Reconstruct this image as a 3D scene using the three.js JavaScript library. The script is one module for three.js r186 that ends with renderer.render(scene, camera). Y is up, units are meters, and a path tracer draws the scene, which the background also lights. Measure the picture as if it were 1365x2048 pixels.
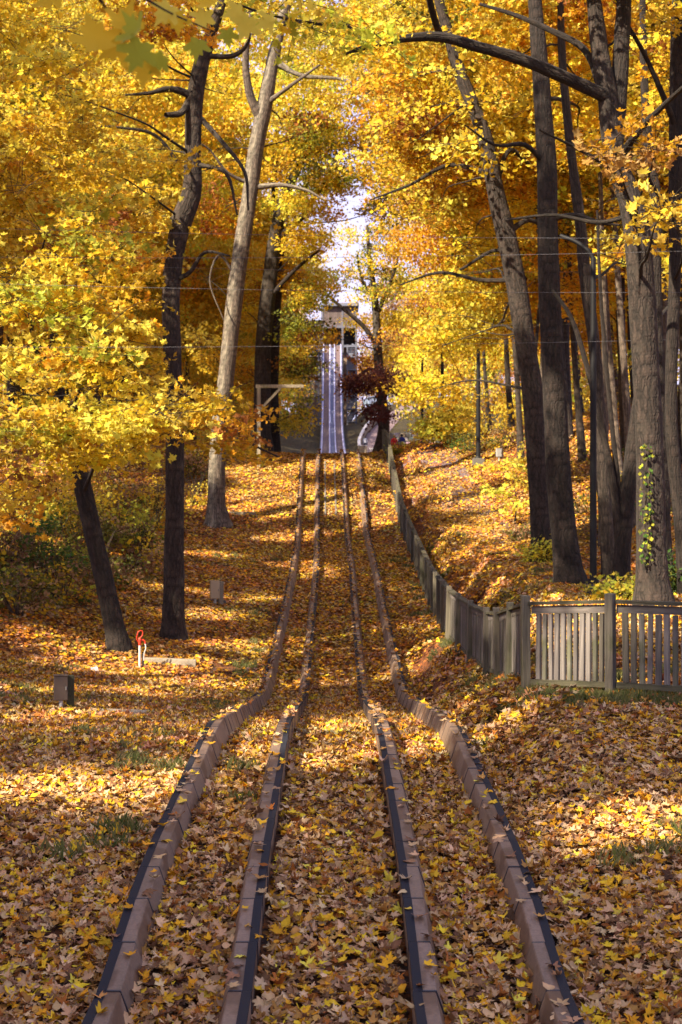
import * as THREE from 'three';
import { mergeGeometries } from 'three/addons/utils/BufferGeometryUtils.js';
import { RoundedBoxGeometry } from 'three/addons/geometries/RoundedBoxGeometry.js';
import { MarchingCubes } from 'three/addons/objects/MarchingCubes.js';
import { ImprovedNoise } from 'three/addons/math/ImprovedNoise.js';

// ------------------------------------------------------------------ camera, sky, sun, exposure
const scene = new THREE.Scene();
const FPX = 2844;                                    // focal length in pixels of the 1365 x 2048 photograph
const camera = new THREE.PerspectiveCamera(2 * Math.atan(1024 / FPX) * 180 / Math.PI, 682 / 1024, 0.1, 3000);
camera.position.set(0, 0, 0);
camera.lookAt(0, 0, -10);
camera.focus = 11.5;
camera.userData.fStop = 4.5;
scene.add(camera);
const SUN = new THREE.Vector3(-0.52, 0.60, 0.52).normalize();
{
  const W = 256, Hh = 128, a = new Float32Array(W * Hh * 4);
  for (let j = 0; j < Hh; j++) for (let i = 0; i < W; i++) {
    const up = ((j + 0.5) / Hh - 0.5) * Math.PI, ro = ((i + 0.5) / W - 0.5) * 2 * Math.PI;
    const x = Math.cos(ro) * Math.cos(up), y = Math.sin(up), z = Math.sin(ro) * Math.cos(up);
    const c = x * SUN.x + y * SUN.y + z * SUN.z, t = Math.pow(1 - Math.max(0, y), 2.2), g = Math.pow(Math.max(0, c), 10) * 0.5;
    const k = (j * W + i) * 4;
    a[k] = 0.95 * (0.25 + 0.17 * t + g); a[k + 1] = 0.95 * (0.275 + 0.12 * t + g * 0.95); a[k + 2] = 0.95 * (0.45 + 0.09 * t + g * 0.85); a[k + 3] = 1;
  }
  const sky = new THREE.DataTexture(a, W, Hh, THREE.RGBAFormat, THREE.FloatType);
  sky.mapping = THREE.EquirectangularReflectionMapping; sky.magFilter = THREE.LinearFilter; sky.needsUpdate = true;
  scene.background = sky; scene.environment = sky;
}
const sun = new THREE.DirectionalLight(new THREE.Color().setRGB(1.0, 0.86, 0.62), 5);
sun.name = 'sun'; sun.position.copy(SUN).multiplyScalar(100).add(new THREE.Vector3(0, 0, -30)); sun.target.position.set(0, 0, -30);
sun.castShadow = true; sun.shadow.radius = 1.3;
Object.assign(sun.shadow.camera, { left: -60, right: 60, top: 60, bottom: -60, near: 1, far: 260 });
scene.add(sun, sun.target);
const renderer = new THREE.WebGLRenderer({ antialias: true });
renderer.toneMapping = THREE.LinearToneMapping;
renderer.toneMappingExposure = 3.05;
renderer.shadowMap.enabled = true;

// ------------------------------------------------------------------ helpers
function mulberry(s) { return () => { s = (s + 0x6d2b79f5) | 0; let t = Math.imul(s ^ (s >>> 15), 1 | s); t = (t + Math.imul(t ^ (t >>> 7), 61 | t)) ^ t; return ((t ^ (t >>> 14)) >>> 0) / 4294967296; }; }
let rnd = mulberry(20241);
const rr = (a, b) => a + (b - a) * rnd(), pick = (l) => l[Math.floor(rnd() * l.length)];
const clamp = THREE.MathUtils.clamp, sstep = (a, b, x) => { const t = clamp((x - a) / (b - a), 0, 1); return t * t * (3 - 2 * t); };
const V = (x, y, z) => new THREE.Vector3(x, y, z);
const perlin = new ImprovedNoise(), pn = (x, y, z = 0.5) => perlin.noise(x, y, z);
const P = (px, py, d) => V((px - 682.5) / FPX * d, (1024 - py) / FPX * d, -d);
const names = new Map();
function numbered(n) { const k = names.get(n) || 0; names.set(n, k + 1); return k ? n + '_' + String(k).padStart(3, '0') : n; }
function tag(o, label, category, group, kind) {
  if (label) o.userData.label = label; if (category) o.userData.category = category;
  if (group) o.userData.group = group; if (kind) o.userData.kind = kind; return o;
}
function thing(name, label, category, pos = V(0, 0, 0), turn = 0, group) {
  const g = new THREE.Group(); g.name = numbered(name); g.position.copy(pos); g.rotation.y = turn; scene.add(g);
  return tag(g, label, category, group);
}
function mesh(name, geo, m, parent) { const o = new THREE.Mesh(geo, m); o.name = name; o.castShadow = o.receiveShadow = true; parent.add(o); return o; }
function top(name, geo, m, label, category, group, kind) { const o = mesh(numbered(name), geo, m, scene); return tag(o, label, category, group, kind); }
// smooth curve through a table that never overshoots
function curve(t) {
  const n = t.length, h = [], s = [], m = [];
  for (let i = 0; i < n - 1; i++) { h[i] = t[i + 1][0] - t[i][0]; s[i] = (t[i + 1][1] - t[i][1]) / h[i]; }
  for (let i = 0; i < n; i++) m[i] = i === 0 ? s[0] : i === n - 1 ? s[n - 2] : s[i - 1] * s[i] <= 0 ? 0 : 2 * s[i - 1] * s[i] / (s[i - 1] + s[i]);
  return (x) => {
    if (x <= t[0][0]) return t[0][1] + 0 * x; if (x >= t[n - 1][0]) return t[n - 1][1];
    let i = 0; while (x > t[i + 1][0]) i++;
    const u = (x - t[i][0]) / h[i], a = u * u * (3 - 2 * u);
    return t[i][1] * (1 - a) + t[i + 1][1] * a + h[i] * (m[i] * u * (1 - u) * (1 - u) - m[i + 1] * u * u * (1 - u));
  };
}
// tileable value noise for textures
function tileNoise(seed) {
  const r = mulberry(seed), N = 256, tab = new Float32Array(N * N); for (let i = 0; i < N * N; i++) tab[i] = r();
  return (u, v, fx, fy, o = 0) => {
    const x = u * fx, y = v * fy, ix = Math.floor(x), iy = Math.floor(y), a = x - ix, b = y - iy, s = a * a * (3 - 2 * a), t = b * b * (3 - 2 * b);
    const g = (i, j) => tab[(((j % fy + fy) % fy + o * 31) & 255) * N + (((i % fx + fx) % fx + o * 57) & 255)];
    return (g(ix, iy) * (1 - s) + g(ix + 1, iy) * s) * (1 - t) + (g(ix, iy + 1) * (1 - s) + g(ix + 1, iy + 1) * s) * t;
  };
}
function tex(W, Hh, f, srgb) {                        // f(u, v) -> [r, g, b] 0..1
  const a = new Uint8Array(W * Hh * 4);
  for (let j = 0; j < Hh; j++) for (let i = 0; i < W; i++) { const c = f((i + 0.5) / W, (j + 0.5) / Hh), k = (j * W + i) * 4; for (let n = 0; n < 3; n++) a[k + n] = clamp(c[n], 0, 1) * 255; a[k + 3] = 255; }
  const t = new THREE.DataTexture(a, W, Hh); t.wrapS = t.wrapT = THREE.RepeatWrapping; t.magFilter = THREE.LinearFilter; t.minFilter = THREE.LinearMipmapLinearFilter;
  if (srgb) t.colorSpace = THREE.SRGBColorSpace; t.needsUpdate = true; return t;
}
const nz = tileNoise(7);
const fbm = (u, v, fx, fy, o = 0) => (nz(u, v, fx, fy, o) * 8 + nz(u, v, fx * 2, fy * 2, o + 1) * 4 + nz(u, v, fx * 4, fy * 4, o + 2) * 2 + nz(u, v, fx * 8, fy * 8, o + 3)) / 15;
const mixc = (a, b, t) => [a[0] + (b[0] - a[0]) * t, a[1] + (b[1] - a[1]) * t, a[2] + (b[2] - a[2]) * t];

// ------------------------------------------------------------------ textures and materials
const barkH = (u, v) => { const w = (fbm(u, v, 8, 8, 3) - 0.5) * 0.06, r = Math.abs(nz(u + w, v, 34, 7, 1) - 0.5) * 2.4, q = Math.abs(nz(u + w * 0.7, v, 70, 26, 5) - 0.5) * 2; return clamp(0.7 * Math.min(1, Math.pow(r, 0.6)) + 0.3 * q, 0, 1); };
const barkBump = tex(512, 512, (u, v) => { const h = barkH(u, v); return [h, h, h]; });
const barkMap = tex(512, 512, (u, v) => { const h = barkH(u, v), l = fbm(u, v, 3, 3, 9), k = 0.35 + 0.68 * h; return mixc([0.72 * k, 0.66 * k, 0.62 * k], [0.86 * k, 0.84 * k, 0.78 * k], sstep(0.4, 0.65, l)); }, true);
function barkMat(r, g, b, bump = 0.02) { return new THREE.MeshStandardMaterial({ color: new THREE.Color().setRGB(r, g, b), map: barkMap, bumpMap: barkBump, bumpScale: bump, roughness: 0.95 }); }
const M = {};
M.barkDark = barkMat(0.088, 0.070, 0.067, 0.026); M.barkMid = barkMat(0.125, 0.102, 0.098, 0.026); M.barkPale = barkMat(0.44, 0.39, 0.35, 0.014); M.barkGrey = barkMat(0.17, 0.145, 0.135, 0.02); M.twig = barkMat(0.07, 0.055, 0.05, 0.004); M.twigPale = barkMat(0.36, 0.31, 0.27, 0.003);
const woodH = (u, v) => { const w = fbm(u, v, 4, 2, 2); return 0.6 * nz(u + w * 0.05, v, 60, 2, 1) + 0.4 * nz(u + w * 0.08, v, 128, 4, 4); };
const woodMap = tex(512, 512, (u, v) => { const h = woodH(u, v), s = fbm(u, v, 5, 3, 7); const k = 0.62 + 0.38 * h; return mixc([0.80 * k, 0.78 * k, 0.76 * k], [0.62 * k, 0.64 * k, 0.52 * k], sstep(0.5, 0.75, s)); }, true);
const woodBump = tex(256, 256, (u, v) => { const h = woodH(u, v); return [h, h, h]; });
const wood = (r, g, b) => new THREE.MeshStandardMaterial({ color: new THREE.Color().setRGB(r, g, b), map: woodMap, bumpMap: woodBump, bumpScale: 0.003, roughness: 0.85 });
M.woods = [wood(0.34, 0.31, 0.31), wood(0.25, 0.23, 0.23), wood(0.44, 0.405, 0.40), wood(0.19, 0.17, 0.145)];
M.woodMoss = wood(0.17, 0.16, 0.10); M.woodPost = wood(0.33, 0.30, 0.23); M.woodPale = wood(0.66, 0.58, 0.45);
const stainMap = tex(512, 512, (u, v) => { const s = fbm(u, v, 6, 4, 3), f = nz(u, v, 90, 90, 6), sc = nz(u, v, 3, 120, 2); const k = 0.74 + 0.18 * s + 0.12 * f - 0.12 * sstep(0.78, 0.9, sc); return mixc([0.86 * k, 0.82 * k, 0.80 * k], [0.66 * k, 0.58 * k, 0.52 * k], sstep(0.52, 0.72, s)); }, true);
M.rail = [0.95, 1.06, 0.85].map((k) => new THREE.MeshStandardMaterial({ color: new THREE.Color().setRGB(0.40 * k, 0.30 * k, 0.23 * k), map: stainMap, roughness: 0.55, bumpMap: woodBump, bumpScale: 0.001 }));
M.strip = new THREE.MeshPhysicalMaterial({ color: new THREE.Color().setRGB(0.016, 0.017, 0.026), roughness: 0.75, specularIntensity: 0.5 });
M.joint = new THREE.MeshStandardMaterial({ color: new THREE.Color().setRGB(0.05, 0.048, 0.06), roughness: 0.5, metalness: 0.3 });
const flat = (r, g, b, rough = 0.8, metal = 0) => new THREE.MeshStandardMaterial({ color: new THREE.Color().setRGB(r, g, b), roughness: rough, metalness: metal });
const groundMap = tex(1024, 1024, (u, v) => {
  const a = fbm(u, v, 12, 12, 1), b = nz(u, v, 90, 90, 4), c = nz(u + a * 0.03, v, 60, 60, 8), d = fbm(u, v, 3, 3, 12);
  let col = mixc([0.20, 0.12, 0.06], [0.62, 0.37, 0.14], sstep(0.3, 0.75, b)); col = mixc(col, [0.80, 0.55, 0.20], sstep(0.62, 0.85, c) * 0.7); col = mixc(col, [0.34, 0.19, 0.09], sstep(0.45, 0.65, a) * 0.6);
  return mixc(col, [0.45, 0.27, 0.11], sstep(0.5, 0.7, d) * 0.35);
}, true);
const groundBump = tex(512, 512, (u, v) => { const h = 0.5 * nz(u, v, 60, 60, 4) + 0.5 * nz(u, v, 110, 110, 9); return [h, h, h]; });
groundMap.repeat.set(0.28, 0.28); groundBump.repeat.set(0.5, 0.5);
M.ground = new THREE.MeshStandardMaterial({ map: groundMap, bumpMap: groundBump, bumpScale: 0.03, roughness: 1, vertexColors: true });
const gravMap = tex(512, 512, (u, v) => { const a = nz(u, v, 120, 120, 3), b = fbm(u, v, 5, 5, 2), k = 0.7 + 0.2 * a + 0.2 * b; return [0.80 * k, 0.72 * k, 0.72 * k]; }, true);
M.gravel = new THREE.MeshStandardMaterial({ map: gravMap, roughness: 0.95, color: new THREE.Color().setRGB(0.30, 0.26, 0.295) });
const concMap = tex(256, 256, (u, v) => { const a = nz(u, v, 90, 90, 3), b = fbm(u, v, 4, 4, 2), k = 0.6 + 0.2 * a + 0.3 * b; return [0.78 * k, 0.74 * k, 0.68 * k]; }, true);
M.concrete = new THREE.MeshStandardMaterial({ map: concMap, roughness: 0.95, color: new THREE.Color().setRGB(0.75, 0.72, 0.68) });
M.blackPole = new THREE.MeshPhysicalMaterial({ color: new THREE.Color().setRGB(0.012, 0.012, 0.014), roughness: 0.5, specularIntensity: 0.4 });
function leafMat(trans, rough = 1) { return new THREE.MeshPhysicalMaterial({ color: 0xffffff, vertexColors: true, roughness: rough, transmission: trans, thickness: 0, specularIntensity: 0.35, side: THREE.DoubleSide }); }
M.leaf = leafMat(0.5); M.litter = leafMat(0.12, 0.9);

// ------------------------------------------------------------------ terrain
const railTop = curve([[-8, -1.62], [0, -1.75], [3, -2.15], [5.5, -2.56], [7.7, -2.69], [8.1, -2.64], [9.4, -2.43], [12.65, -2.26], [14.5, -2.2], [17.6, -2.44], [21, -2.78], [25.6, -3.12], [30.1, -2.775], [35.4, -2.31], [41.8, -1.62], [50.4, -0.6], [54.3, 0.5], [64.6, 2.82], [70, 3.0], [85, 3.2], [100, 3.6], [120, 4.4], [140, 5.3], [158, 6.2], [165, 6.75], [175, 7.7], [190, 9.7], [205, 12.3], [215, 13.3], [228, 14.1], [254, 16], [300, 19], [420, 26], [1200, 40]]);
const xc = curve([[0, -0.03], [8, -0.04], [14.5, -0.07], [30, -0.15], [42, -0.2], [54, -0.36], [64.6, -0.48], [158, -0.9], [228, -1.4], [400, -1.5]]);
const fenceX = curve([[10, 2.2], [16.15, 2.14], [19.6, 2.36], [22.5, 2.34], [24.6, 2.27], [28, 2.14], [35, 2.25], [43, 2.36], [52, 2.15], [60, 2.15], [67, 2.05], [100, 2.2], [170, 2.4]]);
const fenceY = curve([[0, -1.7], [5, -2.55], [8, -2.66], [11, -2.4], [15, -2.02], [16.5, -2.08], [23.5, -2.66], [28, -2.56], [35, -2.42], [43, -1.92], [52, -0.35], [60, 1.3], [66, 2.75], [75, 3.0], [100, 3.5], [120, 4.3], [140, 5.2], [158, 6.1], [175, 7.6], [205, 12.2], [228, 14.1], [300, 19], [420, 26]]);
const pathY = curve([[0, -1.7], [5, -2.5], [8, -2.6], [12, -2.3], [15, -1.98], [17, -1.86], [20, -1.7], [25, -1.5], [30, -1.45], [38, -1.2], [45, -0.55], [52, 0.5], [58, 1.6], [64.6, 3.0], [75, 3.2], [100, 3.75], [120, 4.5], [140, 5.4], [158, 6.3], [175, 7.8], [205, 12.6], [228, 15], [300, 20], [420, 27]]);
const SINK = (d) => 0.17 + 0.08 * sstep(11, 15, d);
function H(x, d) {
  const b = railTop(d) - SINK(d), t = x - xc(d); let y = b;
  if (t > 1.45) {
    const f = fenceX(d), fy = fenceY(d), py = pathY(d);
    if (x < f) y = b + (fy - b) * sstep(1.45 + xc(d), f, x);
    else if (x < f + 1.1) y = fy + (py - fy) * sstep(f, f + 1.1, x);
    else { const o = x - f - 1.1, k = Math.max(0, o - 1.5); y = py + 0.02 * o + k * (0.04 + 0.2 * sstep(26, 42, d) * (1 - sstep(70, 140, d) * 0.6)) / (1 + 0.03 * k); }
    y += sstep(195, 225, d) * 2.0 * sstep(3, 6, x);
  } else if (t < -1.6) {
    const l = -t - 1.6, k = Math.max(0, l - 3.4);
    y = b + Math.min(l, 4) * (0.02 + 0.1 * sstep(17, 22, d) * (1 - sstep(36, 56, d) * 0.6)) + k * (0.03 + 0.22 * sstep(22, 34, d) * (1 - sstep(70, 150, d) * 0.5)) / (1 + 0.03 * k);
    y += 0.18 * sstep(150, 190, d) * Math.min(14, Math.max(0, l - 1.5));
  }
  const away = sstep(1.5, 3, Math.abs(t));
  return y + (pn(x * 0.7, d * 0.7) * 0.05 + pn(x * 0.16, d * 0.16, 3.3) * 0.12 * sstep(5, 10, Math.abs(t))) * away;
}
const ground3 = (x, d, up = 0) => V(x, H(x, d) + up, -d);
function G(px, py) { for (let d = 5; d < 400; d += 0.1) { const x = (px - 682.5) / FPX * d; if (H(x, d) >= (1024 - py) / FPX * d) return ground3(x, d); } return P(px, py, 200); }
function normalAt(x, d) { const e = 0.15; return V(-(H(x + e, d) - H(x - e, d)) / (2 * e), 1, (H(x, d + e) - H(x, d - e)) / (2 * e)).normalize(); }
const grassy = (x, d) => clamp(sstep(0.05, 0.45, pn(x * 0.35, d * 0.35, 8.1)) * 0.8 + sstep(120, 165, d), 0, 1);
let ground;
{
  const ds = [], xs = [];
  for (let d = -12; d < 4; d += 1) ds.push(d); for (let d = 4; d < 70; d += 0.35) ds.push(d); for (let d = 70; d < 260; d += 2) ds.push(d); for (let d = 260; d < 1200; d += 40) ds.push(d);
  for (let x = 0; x < 8; x += 0.22) xs.push(x); for (let x = 8; x < 30; x += 0.9) xs.push(x); for (let x = 30; x < 140; x += 6) xs.push(x); for (let x = 140; x <= 700; x += 80) xs.push(x);
  const X = [...xs.slice(1).map((v) => -v).reverse(), ...xs], nx = X.length, nd = ds.length, pos = new Float32Array(nx * nd * 3), uv = new Float32Array(nx * nd * 2), col = new Float32Array(nx * nd * 3), idx = [];
  for (let j = 0; j < nd; j++) for (let i = 0; i < nx; i++) {
    const k = j * nx + i, x = X[i], d = ds[j]; pos.set([x, H(x, d), -d], k * 3); uv.set([x, d], k * 2);
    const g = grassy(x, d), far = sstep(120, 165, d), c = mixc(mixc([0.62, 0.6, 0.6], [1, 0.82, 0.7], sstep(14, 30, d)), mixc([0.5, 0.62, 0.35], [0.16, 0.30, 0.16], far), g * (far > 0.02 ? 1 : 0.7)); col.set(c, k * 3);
    if (i < nx - 1 && j < nd - 1) idx.push(k, k + 1, k + nx, k + 1, k + nx + 1, k + nx);
  }
  const g = new THREE.BufferGeometry(); g.setAttribute('position', new THREE.BufferAttribute(pos, 3)); g.setAttribute('uv', new THREE.BufferAttribute(uv, 2)); g.setAttribute('color', new THREE.BufferAttribute(col, 3)); g.setIndex(idx); g.computeVertexNormals();
  ground = top('ground', g, M.ground, 'leaf covered woodland ground rising away from the camera to a wooded hill', null, null, 'structure');
}
function ribbon(pts, w, lift, uvScale = 1) {          // a strip draped on the terrain, pts = [x, d]
  const c = new THREE.CatmullRomCurve3(pts.map((p) => V(p[0], 0, -p[1]))), n = pts.length * 14, across = 6, pos = [], uv = [], idx = [];
  for (let i = 0; i <= n; i++) { const p = c.getPoint(i / n), t = c.getTangent(i / n), s = V(-t.z, 0, t.x).normalize(), ww = typeof w === 'function' ? w(-p.z) : w; for (let j = 0; j <= across; j++) { const o = (j / across - 0.5) * ww, x = p.x + s.x * o, d = -(p.z + s.z * o); pos.push(x, H(x, d) + lift, -d); uv.push(x * uvScale, d * uvScale); if (i < n && j < across) { const k = i * (across + 1) + j; idx.push(k, k + 1, k + across + 1, k + 1, k + across + 2, k + across + 1); } } }
  const g = new THREE.BufferGeometry(); g.setAttribute('position', new THREE.Float32BufferAttribute(pos, 3)); g.setAttribute('uv', new THREE.Float32BufferAttribute(uv, 2)); g.setIndex(idx); g.computeVertexNormals(); return g;
}
top('path', ribbon([[3.9, 18], [4.0, 26], [4.1, 36], [4.1, 46], [3.9, 56], [3.75, 66], [3.9, 84], [3.9, 110], [3.8, 140], [3.7, 165]], 2.5, 0.004, 0.4), M.gravel, 'pale gravel footpath under fallen leaves behind the wooden fence', null, null, 'structure');
top('walkway', ribbon([[3.7, 165.5], [3.8, 175], [4.5, 187], [5.9, 198], [8.0, 208], [11, 217], [15, 225]], 2.9, 0.04, 0.4), M.gravel, 'pale paved walkway curving up the far hill beside the ramp', null, null, 'structure');

// ------------------------------------------------------------------ leaves and sprays
const PAL = { gold: [0.78, 0.53, 0.03], lemon: [0.80, 0.65, 0.08], orange: [0.72, 0.37, 0.02], rust: [0.34, 0.125, 0.025], lime: [0.44, 0.45, 0.04], olive: [0.17, 0.17, 0.025], green: [0.07, 0.15, 0.02], maroon: [0.13, 0.035, 0.03], tan: [0.54, 0.365, 0.19], brown: [0.27, 0.15, 0.075], dark: [0.12, 0.065, 0.035], cream: [0.67, 0.495, 0.28], amber: [0.50, 0.28, 0.075] };
const MAPLE = [[0, -0.32], [0.10, -0.40], [0.34, -0.40], [0.27, -0.22], [0.58, -0.02], [0.50, 0.12], [0.22, 0.06], [0.27, 0.30], [0.12, 0.28], [0, 0.62]];
function leafGeo(outline, curl, fold, seed, wob = 0.12) {  // a fan of triangles, curled up at its edge and folded on its midrib, one unit long, lying in xz
  const r = mulberry(seed), o = [...outline, ...outline.slice(1, -1).map(([x, y]) => [-x, y]).reverse()], pos = [0, -0.02, 0], idx = [], ph = r() * 6.3;
  o.forEach(([x, z]) => { const a = Math.atan2(z, x), q = Math.hypot(x, z), k = 1 + (r() - 0.5) * wob; pos.push(x * k, Math.abs(x) * fold + q * q * curl * (0.6 + 0.6 * Math.sin(a * 2 + ph)) + (r() - 0.5) * 0.05, -z * k); });
  for (let i = 1; i <= o.length; i++) idx.push(0, i, i % o.length + 1);
  const g = new THREE.BufferGeometry(); g.setAttribute('position', new THREE.Float32BufferAttribute(pos, 3)); g.setIndex(idx); g.computeVertexNormals(); const cc = new Float32Array(pos.length); for (let i = 0; i < pos.length / 3; i++) { const k = i === 0 ? 1.12 : 0.72 + 0.4 * r(), w = r() * 0.12; cc.set([k, k * (1 - w), k * (1 - w)], i * 3); } g.setAttribute('color', new THREE.BufferAttribute(cc, 3)); return g;
}
const SIX = [[0, -0.45], [0.34, -0.22], [0.44, 0.10], [0.18, 0.20], [0, 0.58]], DIAMOND = [[0, -0.5], [0.36, 0.0], [0, 0.55]];
const mapleLeaves = [0, 1, 2, 3, 4, 5].map((i) => leafGeo(MAPLE, [0.3, 0.7, -0.5, 1.1, 0.2, -0.85][i], [0.15, 0.3, 0.05, -0.2, 0.35, 0.1][i], 40 + i));
const litterLeaves = [...mapleLeaves, ...[0, 1, 2, 3].map((i) => leafGeo(MAPLE, [0.9, -0.8, 0.5, 0.1][i], [0.7, 0.4, -0.6, 0.9][i], 90 + i, 0.4)), ...[0, 1].map((i) => leafGeo([[0, -0.45], [0.2, -0.3], [0.34, -0.05], [0.24, 0.25], [0, 0.58]], [0.9, -0.7][i], [0.5, 0.2][i], 95 + i, 0.3))];
const sixLeaves = [0, 1, 2].map((i) => leafGeo(SIX, [0.3, -0.3, 0.6][i], [0.25, 0.1, 0.35][i], 60 + i)), dLeaves = [0, 1].map((i) => leafGeo(DIAMOND, [0.2, -0.2][i], 0.3, 70 + i));
function joinLeaves(list, twigs = []) {               // list: [geometry, matrix, colour]
  let nv = 0, ni = 0; for (const [g] of list) { nv += g.attributes.position.count; ni += g.index.count; } for (const [g] of twigs) { nv += g.attributes.position.count; ni += g.index.count; }
  const pos = new Float32Array(nv * 3), nor = new Float32Array(nv * 3), col = new Float32Array(nv * 3), idx = new Uint32Array(ni), v = V(0, 0, 0), nm = new THREE.Matrix3(); let a = 0, b = 0;
  for (const [g, m, c] of [...list, ...twigs]) {
    nm.getNormalMatrix(m); const p = g.attributes.position, n = g.attributes.normal;
    for (let i = 0; i < p.count; i++) { v.fromBufferAttribute(p, i).applyMatrix4(m).toArray(pos, (a + i) * 3); v.fromBufferAttribute(n, i).applyMatrix3(nm).normalize().toArray(nor, (a + i) * 3); col.set(c, (a + i) * 3); }
    for (let i = 0; i < g.index.count; i++) idx[b + i] = g.index.array[i] + a; a += p.count; b += g.index.count;
  }
  const g = new THREE.BufferGeometry(); g.setAttribute('position', new THREE.BufferAttribute(pos, 3)); g.setAttribute('normal', new THREE.BufferAttribute(nor, 3)); g.setAttribute('color', new THREE.BufferAttribute(col, 3)); g.setIndex(new THREE.BufferAttribute(idx, 1)); return g;
}
const mat4 = (p, e, s) => new THREE.Matrix4().compose(p, new THREE.Quaternion().setFromEuler(e), typeof s === 'number' ? V(s, s, s) : s);
function makeSpray(n, R, size, leaves, flatness, twig) {
  const list = [], tw = [], seg = new THREE.CylinderGeometry(0.5, 0.7, 1, 3, 1, true); const arms = 5;
  for (let k = 0; k < arms; k++) {
    const a = k / arms * 6.28 + rr(-0.5, 0.5), el = rr(-0.35, 0.3), dir = V(Math.cos(a) * Math.cos(el), Math.sin(el), Math.sin(a) * Math.cos(el)), len = R * rr(0.7, 1.1);
    if (twig) tw.push([seg, new THREE.Matrix4().compose(dir.clone().multiplyScalar(len / 2), new THREE.Quaternion().setFromUnitVectors(V(0, 1, 0), dir), V(twig, len, twig)), [0.10, 0.06, 0.03]]);
    const m = Math.round(n / arms);
    for (let i = 0; i < m; i++) {
      const t = Math.sqrt((i + rnd()) / m), side = (1 - 0.5 * t) * R * 0.45, p = dir.clone().multiplyScalar(len * t).add(V(rr(-side, side), rr(-1, 0.6) * R * flatness, rr(-side, side)));
      const k2 = rr(0.72, 1.18), hue = rr(-0.10, 0.12), s = size * rr(0.65, 1.3);
      list.push([pick(leaves), mat4(p, new THREE.Euler(rr(0.1, 1.5) * (rnd() < 0.8 ? 1 : -1), rr(0, 6.28), rr(-0.5, 0.5), 'YXZ'), s), [k2, k2 * (1 + hue), k2 * (1 + hue * 2)]]);
    }
  }
  return joinLeaves(list, tw);
}
const SPR = { near: [0, 1, 2].map(() => makeSpray(46, 0.55, 0.115, mapleLeaves, 0.22, 0.008)), mid: [0, 1, 2].map(() => makeSpray(64, 0.8, 0.135, sixLeaves, 0.28, 0.012)), far: [0, 1, 2].map(() => makeSpray(70, 1.15, 0.2, dLeaves, 0.35, 0)), vast: [0, 1].map(() => makeSpray(80, 2.0, 0.36, dLeaves, 0.5, 0)), shrub: [0, 1].map(() => makeSpray(50, 0.4, 0.075, sixLeaves, 0.5, 0.006)) };
const RAD = { near: 0.55, mid: 0.8, far: 1.15, vast: 2, shrub: 0.4 };
const _c = new THREE.Color();
function leafColor(pal, jitter = 0.18, clump = 0) {   // pal: list of [name, weight]
  let t = rnd() * pal.reduce((a, p) => a + p[1], 0), c = PAL[pal[0][0]]; for (const [n, w] of pal) { t -= w; if (t <= 0) { c = PAL[n]; break; } }
  const k = 1 + rr(-jitter, jitter) + clump, h = rr(-0.08, 0.08); return _c.setRGB(Math.min(0.85, c[0] * k), Math.min(0.8, c[1] * k * (1 + h)), c[2] * k);
}
// openings in the canopy through which the sun reaches the ground
const GAPS = [[200, 1580, 0.42], [70, 1590, 0.4], [315, 1565, 0.25], [650, 1515, 0.3], [720, 1520, 0.22], [560, 1690, 0.12], [1250, 1660, 0.4], [1170, 1640, 0.25], [1335, 1630, 0.3], [1010, 1470, 0.2], [940, 1485, 0.15], [860, 1310, 0.5], [905, 1285, 0.4], [680, 1362, 0.4], [645, 1318, 0.5], [590, 1345, 0.4], [705, 1335, 0.35], [80, 1440, 0.4], [190, 1432, 0.4], [320, 1395, 0.5], [440, 1372, 0.5], [380, 1335, 0.5], [250, 1335, 0.4], [150, 1290, 0.5], [490, 1290, 0.5], [60, 1385, 0.4], [430, 1235, 0.5], [510, 1200, 0.4], [560, 985, 0.9], [480, 1000, 0.9], [520, 945, 0.9], [590, 1075, 0.7], [650, 1000, 0.8], [700, 1015, 0.7], [770, 1010, 0.7], [765, 1045, 0.6], [640, 935, 0.9], [720, 930, 0.9], [900, 965, 1.0], [950, 1010, 0.9], [850, 985, 0.8], [1000, 1110, 0.6], [930, 905, 1.0], [980, 1060, 0.7], [880, 920, 1.0], [435, 1010, 0.7], [420, 1110, 0.5], [330, 1180, 0.4], [1010, 940, 0.7], [640, 1150, 0.4], [600, 1130, 0.4], [1040, 1170, 0.4], [960, 1150, 0.4]].map(([px, py, r]) => { const p = G(px, py); return { p, r: r * (p.z < -24 ? 1.4 : 1.05) }; }).concat([[435, 900, 51, 0.7], [470, 620, 51, 0.7], [545, 130, 51, 0.8], [500, 390, 51, 0.6], [1285, 720, 22.5, 0.35], [1290, 880, 22.5, 0.3], [1110, 1300, 16, 0.25], [1240, 1300, 15, 0.2], [900, 560, 46, 1.2], [920, 650, 47, 1.2], [860, 700, 48, 1.0], [880, 760, 50, 0.9], [348, 990, 29, 0.2], [1120, 900, 29, 0.25], [80, 770, 24.5, 1.0], [230, 790, 24.8, 0.9], [330, 840, 24.6, 0.5], [150, 470, 26, 1.0], [60, 640, 25, 0.8], [230, 580, 27, 0.9], [230, 400, 32, 1.0], [150, 290, 29, 0.9], [80, 170, 28, 0.9], [260, 130, 31, 0.8], [480, 880, 27, 0.5], [580, 460, 66, 1.4], [600, 640, 67, 1.2], [690, 190, 64, 1.4]].map(([px, py, d, r]) => ({ p: P(px, py, d), r })));
const inGap = (q, m) => { for (const g of GAPS) { const x = q.x - g.p.x, y = q.y - g.p.y, z = q.z - g.p.z, t = x * SUN.x + y * SUN.y + z * SUN.z; if (t > 1.6 && x * x + y * y + z * z - t * t < (g.r + m) * (g.r + m)) return true; } return false; };
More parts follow.
